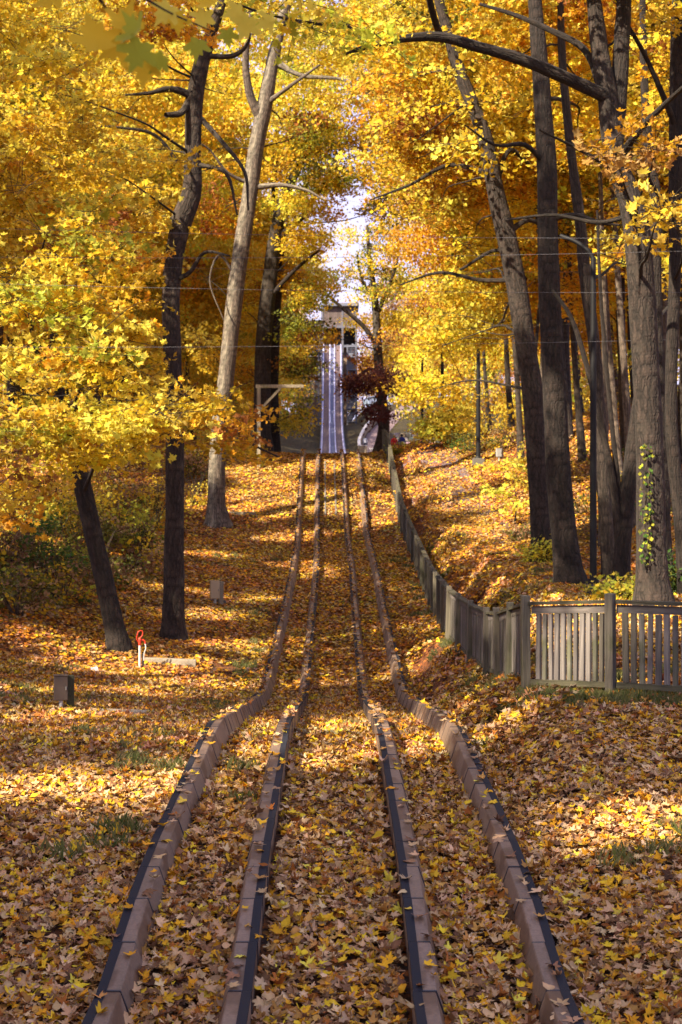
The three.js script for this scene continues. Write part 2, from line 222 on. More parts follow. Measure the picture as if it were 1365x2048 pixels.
// blobs: {c: Vector3, r: Vector3, n, pal, kind}; one instanced part per kind and variant
function crown(parent, blobs, name = 'crown', origin = parent.position, mat = M.leaf) {
  const by = new Map();
  for (const b of blobs) for (let i = 0; i < b.n; i++) {
    let q; do { q = V(rr(-1, 1), rr(-1, 1), rr(-1, 1)); } while (q.lengthSq() > 1);
    if (rnd() < 0.6) q.setLength(Math.pow(q.length(), 0.45));
    const lay = Math.round(q.y * 2.5) / 2.5; q.y = q.y * 0.5 + lay * 0.5;
    const p = q.multiply(b.r).add(b.c); if (!b.keep && inGap(p, RAD[b.kind || 'mid'] * 0.55)) continue; const cl = pn(p.x * 0.5, p.y * 0.5, p.z * 0.5) * 0.42, s = rr(0.7, 1.25) * (b.s || 1);
    const kind = b.kind || 'mid', vv = Math.floor(rnd() * SPR[kind].length), key = kind + vv; if (!by.has(key)) by.set(key, { geo: SPR[kind][vv], m: [], c: [] });
    const o = by.get(key); o.m.push(mat4(p.sub(origin), new THREE.Euler(rr(-0.45, 0.45), rr(0, 6.28), rr(-0.45, 0.45), 'YXZ'), s)); o.c.push(leafColor(b.pal, 0.18, cl).clone());
  }
  for (const { geo, m, c } of by.values()) {
    const im = new THREE.InstancedMesh(geo, mat, m.length); im.name = name; im.castShadow = im.receiveShadow = true; m.forEach((x, i) => { im.setMatrixAt(i, x); im.setColorAt(i, c[i]); }); parent.add(im);
    im.userData.kind = 'stuff';
  }
}

// ------------------------------------------------------------------ trunks and limbs
function tube(points, radii, seg = 12, per = 4, rough = 0.05, seed = 1) {  // points Vector3, radii metres; bark uv in metres
  const c = new THREE.CatmullRomCurve3(points, false, 'centripetal'), n = (points.length - 1) * per, pos = [], uv = [], idx = []; let along = 0, prev = null, nrm = V(1, 0, 0.13);
  const rAvg = radii.reduce((a, b) => a + b) / radii.length, turns = Math.max(1, Math.round(rAvg * 6.28 * 0.9));
  for (let i = 0; i <= n; i++) {
    const t = i / n, f = t * (points.length - 1), k = Math.min(points.length - 2, Math.floor(f)), u = f - k, s = u * u * (3 - 2 * u), r = radii[k] * (1 - s) + radii[k + 1] * s;
    const p = c.getPoint(t), tan = c.getTangent(t); if (prev) along += p.distanceTo(prev); prev = p;
    nrm.addScaledVector(tan, -nrm.dot(tan)).normalize(); const bi = tan.clone().cross(nrm);
    for (let j = 0; j <= seg; j++) { const a = j / seg * 6.2832, jj = j % seg, w = 1 + rough * (pn(Math.cos(jj / seg * 6.28) * 1.3 + seed, Math.sin(jj / seg * 6.28) * 1.3, along * 1.2 / Math.max(0.4, rAvg * 5)) * 1.6); pos.push(p.x + (nrm.x * Math.cos(a) + bi.x * Math.sin(a)) * r * w, p.y + (nrm.y * Math.cos(a) + bi.y * Math.sin(a)) * r * w, p.z + (nrm.z * Math.cos(a) + bi.z * Math.sin(a)) * r * w); uv.push(j / seg * turns, along * 0.8); if (i < n && j < seg) { const q = i * (seg + 1) + j; idx.push(q, q + 1, q + seg + 1, q + 1, q + seg + 2, q + seg + 1); } }
  }
  const g = new THREE.BufferGeometry(); g.setAttribute('position', new THREE.Float32BufferAttribute(pos, 3)); g.setAttribute('uv', new THREE.Float32BufferAttribute(uv, 2)); g.setIndex(idx); g.computeVertexNormals(); return g;
}
const shift = (g, o) => g.translate(-o.x, -o.y, -o.z);
function twigsAt(c, r, n, len, thick) {               // loose twigs spread through a clump
  const out = []; for (let i = 0; i < n; i++) { const a = rr(0, 6.28), e = rr(-0.25, 0.5), d = V(Math.cos(a) * Math.cos(e), Math.sin(e), Math.sin(a) * Math.cos(e)), s = c.clone().add(V(rr(-0.2, 0.2) * r.x, rr(-0.2, 0.2) * r.y, rr(-0.2, 0.2) * r.z)), l = len * rr(0.6, 1.2), q = d.clone().multiplyScalar(l); out.push(tube([s, s.clone().addScaledVector(q, 0.5).add(V(rr(-0.1, 0.1), rr(-0.05, 0.15), rr(-0.1, 0.1)).multiplyScalar(l)), s.clone().add(q)], [thick, thick * 0.7, thick * 0.25], 5, 3, 0)); }
  return out;
}
let treeSeed = 1;
function makeTree({ name = 'tree', label, group, trunk, base, limbs = [], blobs = [], bark = M.barkDark, limbBark, twig = 1, wants = 'tree', limbK = 1 }) {
  // trunk: list of [Vector3, radius] from the ground up
  const o = thing(name, label, wants, base || trunk[0][0], 0, group), pts = trunk.map((t) => t[0]), rad = trunk.map((t) => t[1]); treeSeed += 1.7;
  const g0 = pts[0].clone().add(V(0, -0.35, 0)); const all = [g0, ...pts], ra = [rad[0] * 1.08, ...rad];
  mesh('trunk', shift(tube(all, ra, 16, 5, 0.05, treeSeed), o.position), bark, o);
  for (const l of limbs) mesh('branch', shift(tube(l.map((t) => t[0]), l.map((t) => t[1]), 9, 5, 0.06, treeSeed), o.position), limbBark || bark, o);
  for (const b of blobs) {
    if (b.noLimb) continue;
    let best = null, bd = 1e9; for (let i = 1; i < pts.length; i++) { const p = pts[i], dd = p.distanceTo(b.c) + Math.max(0, p.y - b.c.y + 0.08 * Math.hypot(p.x - b.c.x, p.z - b.c.z)) * 1.6; if (dd < bd) { bd = dd; best = i; } }
    const s = pts[best], len = s.distanceTo(b.c), r0 = Math.min(rad[best] * 0.35, 0.012 + 0.0065 * len) * limbK, mid = s.clone().lerp(b.c, 0.5).add(V(rr(-0.08, 0.08), rr(-0.04, 0.05), rr(-0.08, 0.08)).multiplyScalar(len)), wig = (t) => s.clone().lerp(mid, Math.min(1, t * 2)).lerp(b.c, Math.max(0, t * 2 - 1)).add(V(rr(-1, 1), rr(-0.6, 1), rr(-1, 1)).multiplyScalar(Math.min(0.12, len * 0.014))), list = [tube([s, wig(0.2), wig(0.4), wig(0.6), wig(0.8), b.c.clone()], [r0, r0 * 0.8, r0 * 0.62, r0 * 0.46, r0 * 0.3, r0 * 0.16], 7, 3, 0.05)];
    list.push(...twigsAt(b.c, b.r, Math.round(9 * twig), Math.max(b.r.x, b.r.z) * 0.9, Math.max(0.006, r0 * 0.2)), ...twigsAt(mid, b.r, Math.round(2 * twig), len * 0.3, Math.max(0.006, r0 * 0.25)));
    mesh('branch', shift(mergeGeometries(list), o.position), limbBark || M.twig, o);
  }
  crown(o, blobs);
  return o;
}
const trunkPx = (list, d0, d1 = d0) => list.map(([px, py, w], i) => { const d = d0 + (d1 - d0) * i / Math.max(1, list.length - 1); return [P(px, py, d), w * d / FPX / 2]; });
const blobPx = (px, py, rx, ry, d, n, pal, kind = 'mid', dz) => ({ c: P(px, py, d), r: V(rx * d / FPX, ry * d / FPX, dz || rx * d / FPX), n, pal, kind });
// a tree out in the wood: x, d, height, trunk radius
const MIX = { golden: [['gold', 5], ['lemon', 3], ['orange', 1]], orange: [['orange', 4], ['gold', 3], ['rust', 1.2]], lime: [['lime', 3], ['lemon', 3], ['gold', 2]], oak: [['olive', 2], ['gold', 3], ['lime', 2], ['rust', 0.7]], rusty: [['rust', 3], ['orange', 3], ['brown', 1]], lemon: [['lemon', 5], ['gold', 2], ['lime', 0.6]], dull: [['brown', 3], ['olive', 2], ['tan', 1], ['rust', 1]], maroon: [['maroon', 4], ['rust', 1]], green: [['green', 3], ['olive', 2], ['lime', 1]], scrub: [['olive', 2], ['lime', 0.7], ['gold', 1.2], ['brown', 2.5], ['tan', 1], ['green', 0.8]] };
function woodTree(x, d, h, r, mix, label, group, { low = 0.3, kind = 'far', dens = 1, spread = 1, bark, name = 'forest_tree' } = {}) {
  const b = ground3(x, d), lx = rr(-0.08, 0.08) * h, lz = rr(-0.06, 0.06) * h, n = 6, trunk = [];
  for (let i = 0; i <= n; i++) { const t = i / n; trunk.push([b.clone().add(V(lx * t + Math.sin(t * 5 + x) * 0.16 * r * 6, h * 0.92 * t, lz * t)), r * (i === 0 ? 1.35 : 1.05 - 0.85 * t)]); }
  const blobs = [], nb = 6; for (let i = 0; i < nb; i++) { const t = low + (0.98 - low) * (i + 0.5) / nb, w = h * 0.17 * spread * (0.6 + 0.8 * Math.sin(Math.PI * clamp((t - low) / (1.12 - low), 0, 1))), a = i * 2.4 + x; blobs.push({ c: b.clone().add(V(lx * t + Math.cos(a) * w * 0.75, h * t, lz * t + Math.sin(a) * w * 0.75)), r: V(w * 1.15, h * 0.085, w * 1.15), n: Math.round(26 * dens * w * w / (RAD[kind] * RAD[kind]) * 0.26 + 4), pal: MIX[mix], kind }); }
  return makeTree({ name, label, group, trunk, blobs, bark: bark || pick([M.barkDark, M.barkMid, M.barkGrey]), twig: 0.6 });
}

// ------------------------------------------------------------------ toboggan chutes: two tracks, each with two rails of short sections
const RAILS = { r1: [-1.255, -1], r2: [-0.52, 1], r3: [0.505, -1], r4: [1.25, 1] };  // offset from the centre line, side of the black strip
const railX = (off, d) => { const k = curveOff(off, d); return xc(d) + k; };
function curveOff(off, d) { return off * (1 - 0.01 * sstep(20, 40, d)); }
function prism(a, b, prof, side) {                     // profile (u outwards, v up) swept from a to b, closed at both ends
  const dir = b.clone().sub(a).normalize(), out = V(-dir.z, 0, dir.x).normalize().multiplyScalar(side), up = out.clone().cross(dir).multiplyScalar(side).normalize(); if (up.y < 0) up.negate();
  const n = prof.length, len = a.distanceTo(b), pos = [], uv = [], idx = []; let q = 0, per = 0;
  for (let i = 0; i < n; i++) { const p0 = prof[i], p1 = prof[(i + 1) % n], w = Math.hypot(p1[0] - p0[0], p1[1] - p0[1]); for (const [e, l] of [[a, 0], [b, len]]) for (const [pp, k] of [[p0, per], [p1, per + w]]) { const v = e.clone().addScaledVector(out, pp[0]).addScaledVector(up, pp[1]); pos.push(v.x, v.y, v.z); uv.push(k + (a.z * 0.37 % 1), l + a.z * 1.7); } idx.push(q, q + 1, q + 2, q + 1, q + 3, q + 2); q += 4; per += w; }
  for (const e of [a, b]) { const s = q; for (const pp of prof) { const v = e.clone().addScaledVector(out, pp[0]).addScaledVector(up, pp[1]); pos.push(v.x, v.y, v.z); uv.push(pp[0], pp[1]); q++; } for (let i = 1; i < n - 1; i++) idx.push(s, s + i, s + i + 1); }
  const g = new THREE.BufferGeometry(); g.setAttribute('position', new THREE.Float32BufferAttribute(pos, 3)); g.setAttribute('uv', new THREE.Float32BufferAttribute(uv, 2)); g.setIndex(idx);
  const f = g.toNonIndexed(); f.computeVertexNormals(); return f;
}
const RPROF = [[0.066, -0.34], [0.064, -0.005], [0.058, 0], [-0.060, 0], [-0.067, -0.006], [-0.18, -0.34]], SPROF = [[0.0655, -0.02], [0.065, 0.0045], [0.012, 0.0045], [0.012, -0.003]], JPROF = [[0.068, -0.29], [0.0665, 0.003], [-0.0665, 0.003], [-0.166, -0.29]];
const railPt = (off, d, dx = 0, dy = 0) => V(railX(off, d) + dx, railTop(d) + dy, -d);
function chute(label, ra, rb) {
  const o = thing('toboggan_chute', label, 'toboggan chute', ground3(0, 12));
  for (const [off, side] of [ra, rb]) {
    const rail = new THREE.Group(); rail.name = 'rail'; o.add(rail); let d = 5.6, k = 0;
    while (d < 66) {
      const L = d > 13.2 && d < 25 ? 0.42 : 0.58, dx = rr(-0.003, 0.003), dy = rr(-0.0025, 0.0025), dx2 = dx + rr(-0.003, 0.003);
      const a = shift0(railPt(off, d, dx, dy), o), b = shift0(railPt(off, d + L - 0.004, dx2, dy + rr(-0.002, 0.002)), o);
      mesh('rail_section', prism(a, b, RPROF, side), pick(M.rail), rail);
      mesh('wear_strip', prism(a, b, SPROF, side), M.strip, rail);
      if (d < 26 && (d > 12 || k % 1 === 0)) { const e = a.clone().lerp(b, 0.016); mesh('joint_band', prism(a.clone().lerp(b, -0.008), e, JPROF, side), M.joint, rail); }
      d += L; k++;
    }
  }
  return o;
}
const shift0 = (v, o) => v.sub(o.position);
chute('tan railed toboggan chute on the side of the yard hydrant and utility boxes', RAILS.r1, RAILS.r2);
chute('tan railed toboggan chute on the side of the wooden picket fence', RAILS.r3, RAILS.r4);

// ------------------------------------------------------------------ wooden picket fence
const FENCE = [[9.5, 12.5], [6.6, 13.7], [4.35, 14.5], [2.90, 15.2], [2.14, 16.15], [2.36, 19.6], [2.37, 21.2], [2.34, 22.5], [2.27, 24.6]];
for (let d = 26.2; d < 68; d += 1.6) FENCE.push([fenceX(d), d]);
{
  const o = thing('picket_fence', 'weathered grey wooden picket fence with mossy posts turning a corner along the chute', 'fence', ground3(2.2, 16.35)), rest = [], restRails = []; let n = 0;
  const box = (w, h, l) => new THREE.BoxGeometry(w, h, l, 1, 1, 1), pgs = [0, 1, 2, 3].map((i) => { const g = new RoundedBoxGeometry(0.052 + 0.005 * i, 1, 0.034, 1, 0.005); const p = g.attributes.position, u = g.attributes.uv; for (let k = 0; k < p.count; k++) u.setXY(k, p.getX(k) * 1.3 + p.getZ(k) + i * 0.21, p.getY(k) * 0.9 + i * 0.3); return g; });
  const beam = (a, b, w, h) => { const l = a.distanceTo(b), g = box(w, h, l); const p = g.attributes.position, u = g.attributes.uv; for (let k = 0; k < p.count; k++) u.setXY(k, p.getX(k) + p.getY(k), p.getZ(k)); g.applyMatrix4(new THREE.Matrix4().lookAt(b, a, V(0, 1, 0)).setPosition(a.clone().lerp(b, 0.5))); return g; };
  for (let i = 0; i < FENCE.length; i++) {
    const [x, d] = FENCE[i], b = ground3(x, d).sub(o.position), hgt = 1.12, nx = FENCE[Math.min(i + 1, FENCE.length - 1)], pv = FENCE[Math.max(0, i - 1)], ang = Math.atan2(nx[0] - pv[0], nx[1] - pv[1]);
    const post = mesh('fence_post', pgPost(hgt), rnd() < 0.6 ? M.woodPost : M.woods[3], o); { const dx = nx[0] - pv[0], dz = -(nx[1] - pv[1]), q = Math.hypot(dx, dz) || 1; post.position.copy(b).add(V(dz / q * 0.045, hgt / 2 - 0.12, -dx / q * 0.045)); } post.rotation.set(rr(-0.02, 0.02), -ang, rr(-0.025, 0.025));
    if (i === FENCE.length - 1) break;
    const [x2, d2] = nx, b2 = ground3(x2, d2).sub(o.position), dir = b2.clone().sub(b), L = Math.hypot(dir.x, dir.z), sideV = V(-dir.z, 0, dir.x).normalize().multiplyScalar(0.005), far = d > 44;
    const at = (t, up, off = 0) => b.clone().lerp(b2, t).add(V(0, up, 0)).addScaledVector(sideV, off);
    const p0 = 0.05 / L, p1 = 1 - 0.05 / L, capG = beam(at(0, 1.03), at(1, 1.03), 0.12, 0.035), topG = beam(at(p0, 0.955), at(p1, 0.955), 0.038, 0.085), botG = beam(at(p0, 0.14), at(p1, 0.14), 0.07, 0.06);
    mesh('cap_rail', capG, M.woodMoss, o); mesh('top_rail', topG, pick(M.woods), o); mesh('bottom_rail', botG, M.woodMoss, o);
    const m = Math.max(3, Math.floor((L - 0.12) / 0.093));
    for (let k = 0; k < m; k++) {
      const t = (0.10 + (k + 0.5) * (L - 0.2) / m) / L, len = 0.74, g = pgs[n % 4], c = at(t, 0.17 + len / 2 + rr(-0.004, 0.004)), rot = new THREE.Euler(rr(-0.012, 0.012), -Math.atan2(dir.x, -dir.z) + Math.PI / 2 + rr(-0.05, 0.05), rr(-0.012, 0.012), 'YXZ');
      if (n < 300 && i < 34) { const q = mesh('picket', g, pick(M.woods), o); q.position.copy(c); q.rotation.copy(rot); q.scale.y = len; } else rest.push(g.clone().applyMatrix4(mat4(c, rot, V(1, len, 1))));
      n++;
    }
  }
  function pgPost(h) { const g = new RoundedBoxGeometry(0.095, h + 0.24, 0.095, 2, 0.008), p = g.attributes.position, u = g.attributes.uv, s = rnd(); for (let k = 0; k < p.count; k++) u.setXY(k, p.getX(k) + p.getZ(k) + s, p.getY(k) * 0.9 + s); return g; }
  if (rest.length) tag(mesh('picket', mergeGeometries(rest), M.woods[0], o), null, null, null, 'stuff');
}

// ------------------------------------------------------------------ big trees along the run
const gp = (px, py) => G(px, py);
const L1 = gp(237, 1303), L2 = gp(347, 1278), L3 = gp(435, 1050), dL1 = -L1.z, dL2 = -L2.z, dL3 = -L3.z;
const limbPx = (list, d0, d1) => trunkPx(list, d0, d1);
makeTree({ name: 'maple_tree', label: 'dark leaning maple trunk with low golden boughs, beside the red handled hydrant', trunk: trunkPx([[240, 1305, 56], [230, 1255, 42], [213, 1180, 38], [190, 1080, 36], [168, 985, 36], [150, 905, 34], [128, 830, 28], [112, 740, 20], [108, 640, 14], [120, 520, 9]], dL1, dL1 + 1),
  limbs: [limbPx([[140, 872, 22], [104, 805, 20], [60, 765, 20], [10, 730, 18], [-50, 700, 14]], dL1, dL1 - 2), limbPx([[140, 870, 14], [160, 790, 10], [166, 700, 8], [168, 620, 5]], dL1, dL1 - 1), limbPx([[110, 805, 12], [70, 690, 9], [60, 600, 6], [90, 480, 4]], dL1 - 0.5, dL1 - 2)],
  blobs: [[70, 640, 150, 70, 25, 30, 'lime'], [200, 560, 130, 60, 27, 28, 'golden'], [110, 470, 150, 60, 26, 28, 'lime'], [230, 670, 120, 60, 25.5, 28, 'golden'], [60, 790, 120, 60, 24.5, 40, 'lemon'], [180, 790, 140, 44, 24.8, 52, 'lemon'], [285, 830, 70, 34, 24.5, 26, 'lemon'], [180, 875, 120, 34, 25, 34, 'golden', 1], [330, 850, 60, 26, 25, 14, 'lemon', 1], [120, 720, 130, 50, 26, 26, 'lemon'], [50, 970, 80, 60, 22.5, 13, 'orange', 1], [60, 890, 100, 50, 26, 26, 'golden', 1], [20, 560, 100, 60, 25, 18, 'golden'], [60, 850, 110, 50, 24.6, 20, 'lemon', 1, 1], [180, 840, 110, 40, 24.8, 22, 'lemon', 1, 1], [290, 850, 70, 34, 24.6, 14, 'golden', 1, 1], [110, 910, 100, 30, 24.8, 14, 'golden', 1, 1], [230, 905, 80, 20, 25.2, 8, 'golden', 1, 1], [70, 750, 110, 50, 25, 16, 'golden', 1, 1], [220, 740, 100, 50, 25.6, 18, 'lime', 1, 1], [30, 990, 60, 50, 22.5, 8, 'orange', 1, 1], [250, 620, 80, 50, 26.5, 12, 'golden', 1, 1], [110, 620, 110, 60, 25.5, 14, 'lime', 1, 1], [270, 740, 70, 40, 26, 12, 'golden'], [300, 470, 70, 50, 30.5, 9, 'golden', 1], [30, 380, 110, 60, 26, 14, 'golden'], [140, 390, 90, 40, 27, 10, 'lime', 1]].map((b) => ({ ...blobPx(b[0], b[1], b[2], b[3], b[4], Math.round(b[5] * 0.85), MIX[b[6]], 'near', 1.5), noLimb: b[7], keep: b[8] })) });
makeTree({ name: 'maple_tree', label: 'tall dark maple trunk with a bend high up, standing behind the low concrete kerb', bark: barkMat(0.15, 0.122, 0.112, 0.026), trunk: trunkPx([[347, 1280, 60], [347, 1240, 48], [348, 1180, 42], [350, 1000, 38], [350, 850, 36], [345, 700, 36], [342, 600, 36], [348, 520, 38], [365, 440, 42], [383, 390, 40], [386, 310, 34], [388, 230, 34], [396, 160, 34], [408, 110, 30], [425, 60, 24], [445, 0, 20], [462, -80, 16], [470, -220, 10]], dL2),
  limbs: [[[350, 800, 12], [385, 795, 10], [440, 830, 8], [500, 885, 5], [560, 915, 3]], [[388, 195, 18], [360, 182, 15], [335, 178, 12], [300, 186, 8], [250, 190, 4]], [[380, 200, 16], [362, 226, 13], [332, 230, 11]], [[395, 230, 12], [450, 290, 9], [490, 345, 7], [497, 420, 4]], [[412, 112, 12], [465, 112, 10], [488, 98, 8], [500, 75, 5], [495, 60, 3]], [[386, 330, 12], [430, 335, 9], [455, 350, 7], [475, 430, 4]], [[360, 330, 9], [310, 270, 7], [240, 255, 5], [160, 250, 3]], [[350, 560, 12], [380, 545, 9], [410, 505, 7], [460, 512, 4]]].map((l) => limbPx(l, dL2, dL2 - 0.6)),
  blobs: [[230, 400, 110, 46, 32.5, 34, 'golden'], [150, 310, 140, 50, 29, 44, 'golden'], [270, 300, 90, 40, 33, 30, 'golden'], [90, 180, 150, 56, 28, 46, 'golden'], [250, 150, 120, 50, 31, 40, 'golden'], [455, 190, 30, 30, 33, 5, 'golden'], [300, 50, 130, 44, 29, 40, 'orange'], [130, 60, 140, 44, 29, 44, 'golden'], [490, 20, 60, 30, 32, 9, 'lime'], [385, 345, 30, 14, dL2 - 0.8, 4, 'golden'], [415, 815, 60, 24, 27, 13, 'golden'], [480, 860, 60, 24, 27, 13, 'orange', 1], [530, 905, 60, 16, 26, 9, 'orange', 1], [440, 900, 50, 20, 27.5, 5, 'golden', 1], [365, 845, 40, 24, 26.5, 5, 'lemon', 1], [200, 480, 110, 40, 32, 30, 'orange'], [420, -60, 150, 60, 29, 18, 'golden'], [200, -90, 160, 60, 28, 18, 'golden']].map((b) => ({ ...blobPx(b[0], b[1], b[2], b[3], b[4], Math.round(b[5] * 0.72), MIX[b[6]], 'near', 1.6), noLimb: b[7] })) });
makeTree({ name: 'oak_tree', label: 'tall pale sunlit trunk with a fork near its top, standing up the leafy slope', bark: M.barkPale, trunk: trunkPx([[435, 1052, 62], [434, 1035, 48], [433, 1000, 36], [437, 880, 33], [450, 780, 32], [465, 640, 33], [480, 520, 33], [500, 390, 32], [512, 300, 31], [530, 210, 32], [545, 130, 26], [560, 60, 22], [580, -20, 20], [600, -160, 12]], dL3),
  limbs: [[[522, 235, 24], [502, 195, 18], [492, 130, 14], [498, 60, 10], [510, -20, 6]], [[510, 375, 12], [560, 370, 9], [612, 380, 6], [650, 400, 2.5]], [[505, 370, 9], [455, 345, 6], [420, 300, 4], [390, 280, 2]], [[548, 120, 14], [600, 150, 9], [690, 160, 6], [740, 190, 3]], [[475, 560, 6], [440, 510, 5], [420, 560, 3], [448, 640, 2]], [[530, 210, 12], [570, 180, 8], [640, 130, 5]]].map((l) => limbPx(l, dL3, dL3 - 1)),
  blobs: [[610, 170, 50, 30, 54, 16, 'lime'], [650, 80, 70, 36, 54, 22, 'lemon'], [470, 70, 50, 40, 56, 16, 'golden'], [570, 265, 50, 26, 56, 12, 'lemon'], [625, 260, 50, 26, 54, 16, 'oak'], [430, 300, 60, 50, 54, 30, 'golden'], [440, 430, 50, 50, 55, 26, 'orange'], [560, 0, 90, 36, 55, 18, 'lime'], [690, 20, 60, 36, 54, 16, 'golden'], [550, 340, 50, 18, 55, 8, 'golden'], [420, 560, 50, 60, 55, 30, 'orange'], [420, 690, 40, 60, 55, 24, 'golden'], [560, -90, 140, 60, 52, 20, 'golden']].map((b) => blobPx(b[0], b[1], b[2], b[3], b[4], b[5], MIX[b[6]], 'mid', 2)) });
makeTree({ name: 'oak_tree', label: 'thick brown oak trunk with greenish gold leaves beside the timber frame post', bark: M.barkMid, trunk: trunkPx([[528, 905, 42], [525, 860, 36], [525, 780, 34], [528, 680, 33], [540, 560, 30], [555, 450, 26], [575, 380, 20], [600, 330, 14], [630, 250, 8]], 67),
  limbs: [[[550, 480, 14], [600, 440, 12], [640, 380, 8], [680, 330, 4]], [[535, 600, 10], [590, 540, 8], [640, 500, 4]]].map((l) => limbPx(l, 67, 66)),
  blobs: [[605, 665, 40, 34, 67, 28, 'oak'], [600, 740, 34, 26, 68, 16, 'oak'], [610, 815, 26, 18, 67, 8, 'oak'], [620, 590, 36, 24, 66, 22, 'oak'], [570, 560, 50, 36, 70, 34, 'orange'], [610, 480, 44, 30, 66, 30, 'golden'], [585, 410, 60, 30, 66, 34, 'golden'], [640, 350, 60, 30, 64, 34, 'oak'], [640, 290, 70, 30, 66, 36, 'oak'], [690, 180, 80, 36, 64, 40, 'golden'], [720, 270, 70, 30, 66, 32, 'orange'], [700, 360, 60, 24, 68, 20, 'golden'], [760, 330, 60, 30, 70, 24, 'golden'], [640, 110, 80, 40, 66, 40, 'lemon'], [780, 420, 50, 30, 72, 16, 'oak'], [640, 420, 36, 20, 66, 10, 'golden'], [740, 100, 80, 40, 70, 36, 'golden'], [480, 740, 30, 60, 71, 24, 'orange'], [480, 600, 36, 60, 72, 26, 'golden']].map((b) => blobPx(b[0], b[1], b[2], b[3], b[4], b[5], MIX[b[6]], 'mid', 2)) });
makeTree({ name: 'oak_tree', label: 'slimmer second brown trunk close against the thick oak by the timber frame', bark: M.barkDark, trunk: trunkPx([[547, 905, 32], [545, 840, 27], [546, 740, 25], [552, 600, 23], [562, 480, 19], [550, 390, 14], [552, 300, 10], [560, 200, 6]], 70),
  blobs: [[580, 850, 24, 20, 70, 12, 'lime'], [520, 450, 50, 40, 72, 30, 'golden'], [560, 320, 60, 40, 72, 34, 'golden'], [500, 330, 40, 40, 73, 24, 'orange']].map((b) => blobPx(b[0], b[1], b[2], b[3], b[4], b[5], MIX[b[6]], 'mid', 2)) });
const R1 = gp(1085, 1122), R2 = gp(1138, 1172), dR1 = -R1.z, dR2 = -R2.z;
makeTree({ name: 'oak_tree', label: 'grey trunk leaning over the path, with a curve towards the run', limbK: 0.5, bark: M.barkMid, trunk: trunkPx([[1086, 1125, 56], [1084, 1080, 44], [1080, 1000, 42], [1072, 880, 42], [1065, 780, 42], [1050, 680, 41], [1035, 580, 41], [1015, 480, 39], [1000, 420, 36], [985, 350, 33], [972, 280, 31], [942, 200, 27], [915, 130, 25], [895, 60, 22], [870, -30, 18], [840, -160, 12]], dR1),
  limbs: [[[1010, 470, 14], [1060, 440, 10], [1110, 470, 6]], [[990, 380, 12], [1020, 300, 10], [1060, 330, 8]], [[985, 350, 12], [900, 330, 9], [820, 370, 6], [740, 400, 3]], [[1030, 560, 10], [960, 560, 8], [880, 545, 6], [800, 570, 3]], [[1050, 560, 12], [1000, 500, 8], [920, 540, 5]]].map((l) => limbPx(l, dR1, dR1 + 1)),
  blobs: [[940, 360, 90, 34, 42, 30, 'orange'], [860, 420, 90, 34, 43, 34, 'golden'], [940, 490, 90, 30, 45, 30, 'lemon'], [880, 560, 90, 24, 46, 30, 'lemon'], [920, 650, 90, 24, 47, 34, 'lemon'], [860, 700, 70, 24, 48, 26, 'lemon'], [860, 780, 60, 26, 50, 22, 'golden'], [830, 250, 90, 40, 41, 28, 'orange'], [760, 190, 80, 36, 42, 24, 'orange'], [740, 300, 80, 36, 44, 24, 'golden'], [900, 160, 80, 40, 41, 20, 'golden'], [800, 90, 90, 40, 42, 20, 'golden'], [880, 10, 110, 40, 42, 20, 'golden'], [980, 210, 70, 40, 43, 24, 'golden'], [800, 340, 90, 24, 43, 26, 'orange'], [980, 640, 40, 60, 48, 22, 'golden'], [740, 60, 80, 40, 45, 26, 'lemon'], [780, -90, 150, 60, 42, 14, 'golden']].map((b) => blobPx(b[0], b[1], b[2], b[3], b[4], b[5], MIX[b[6]], 'mid', 2)) });
makeTree({ name: 'oak_tree', label: 'thick straight brown trunk on the path edge between leaning trunk and black lamp pole', bark: M.barkDark, trunk: trunkPx([[1142, 1176, 74], [1136, 1130, 58], [1128, 1060, 52], [1118, 950, 49], [1110, 800, 46], [1102, 640, 44], [1096, 480, 42], [1094, 330, 40], [1085, 200, 36], [1078, 100, 32], [1070, 0, 28], [1062, -90, 24], [1050, -240, 14]], dR2),
  limbs: [[[1095, 440, 12], [1150, 430, 10], [1200, 445, 8], [1240, 450, 4]], [[1094, 330, 12], [1050, 290, 10], [990, 290, 6], [930, 250, 3]]].map((l) => limbPx(l, dR2, dR2 - 1)),
  blobs: [[1150, 80, 110, 40, 30, 34, 'orange'], [1030, 30, 100, 36, 30, 30, 'golden'], [1180, -20, 140, 40, 29, 36, 'orange'], [1010, 130, 60, 30, 32, 12, 'golden'], [1160, 270, 70, 36, 34, 16, 'golden'], [1000, -90, 160, 60, 29, 16, 'golden']].map((b) => blobPx(b[0], b[1], b[2], b[3], b[4], b[5], MIX[b[6]], 'near', 1.6)) });
makeTree({ name: 'beech_tree', label: 'slender grey trunk just beyond the tall black lamp pole', bark: M.barkGrey, trunk: trunkPx([[1222, 1165, 40], [1216, 1100, 30], [1208, 980, 27], [1200, 860, 26], [1190, 700, 24], [1172, 560, 25], [1160, 440, 22], [1142, 300, 18], [1125, 120, 16], [1120, -40, 12], [1112, -180, 8]], 28.5),
  blobs: [[1180, 170, 60, 50, 31, 14, 'golden'], [1240, 500, 60, 40, 33, 10, 'golden']].map((b) => blobPx(b[0], b[1], b[2], b[3], b[4], b[5], MIX[b[6]], 'near', 1.2)) });
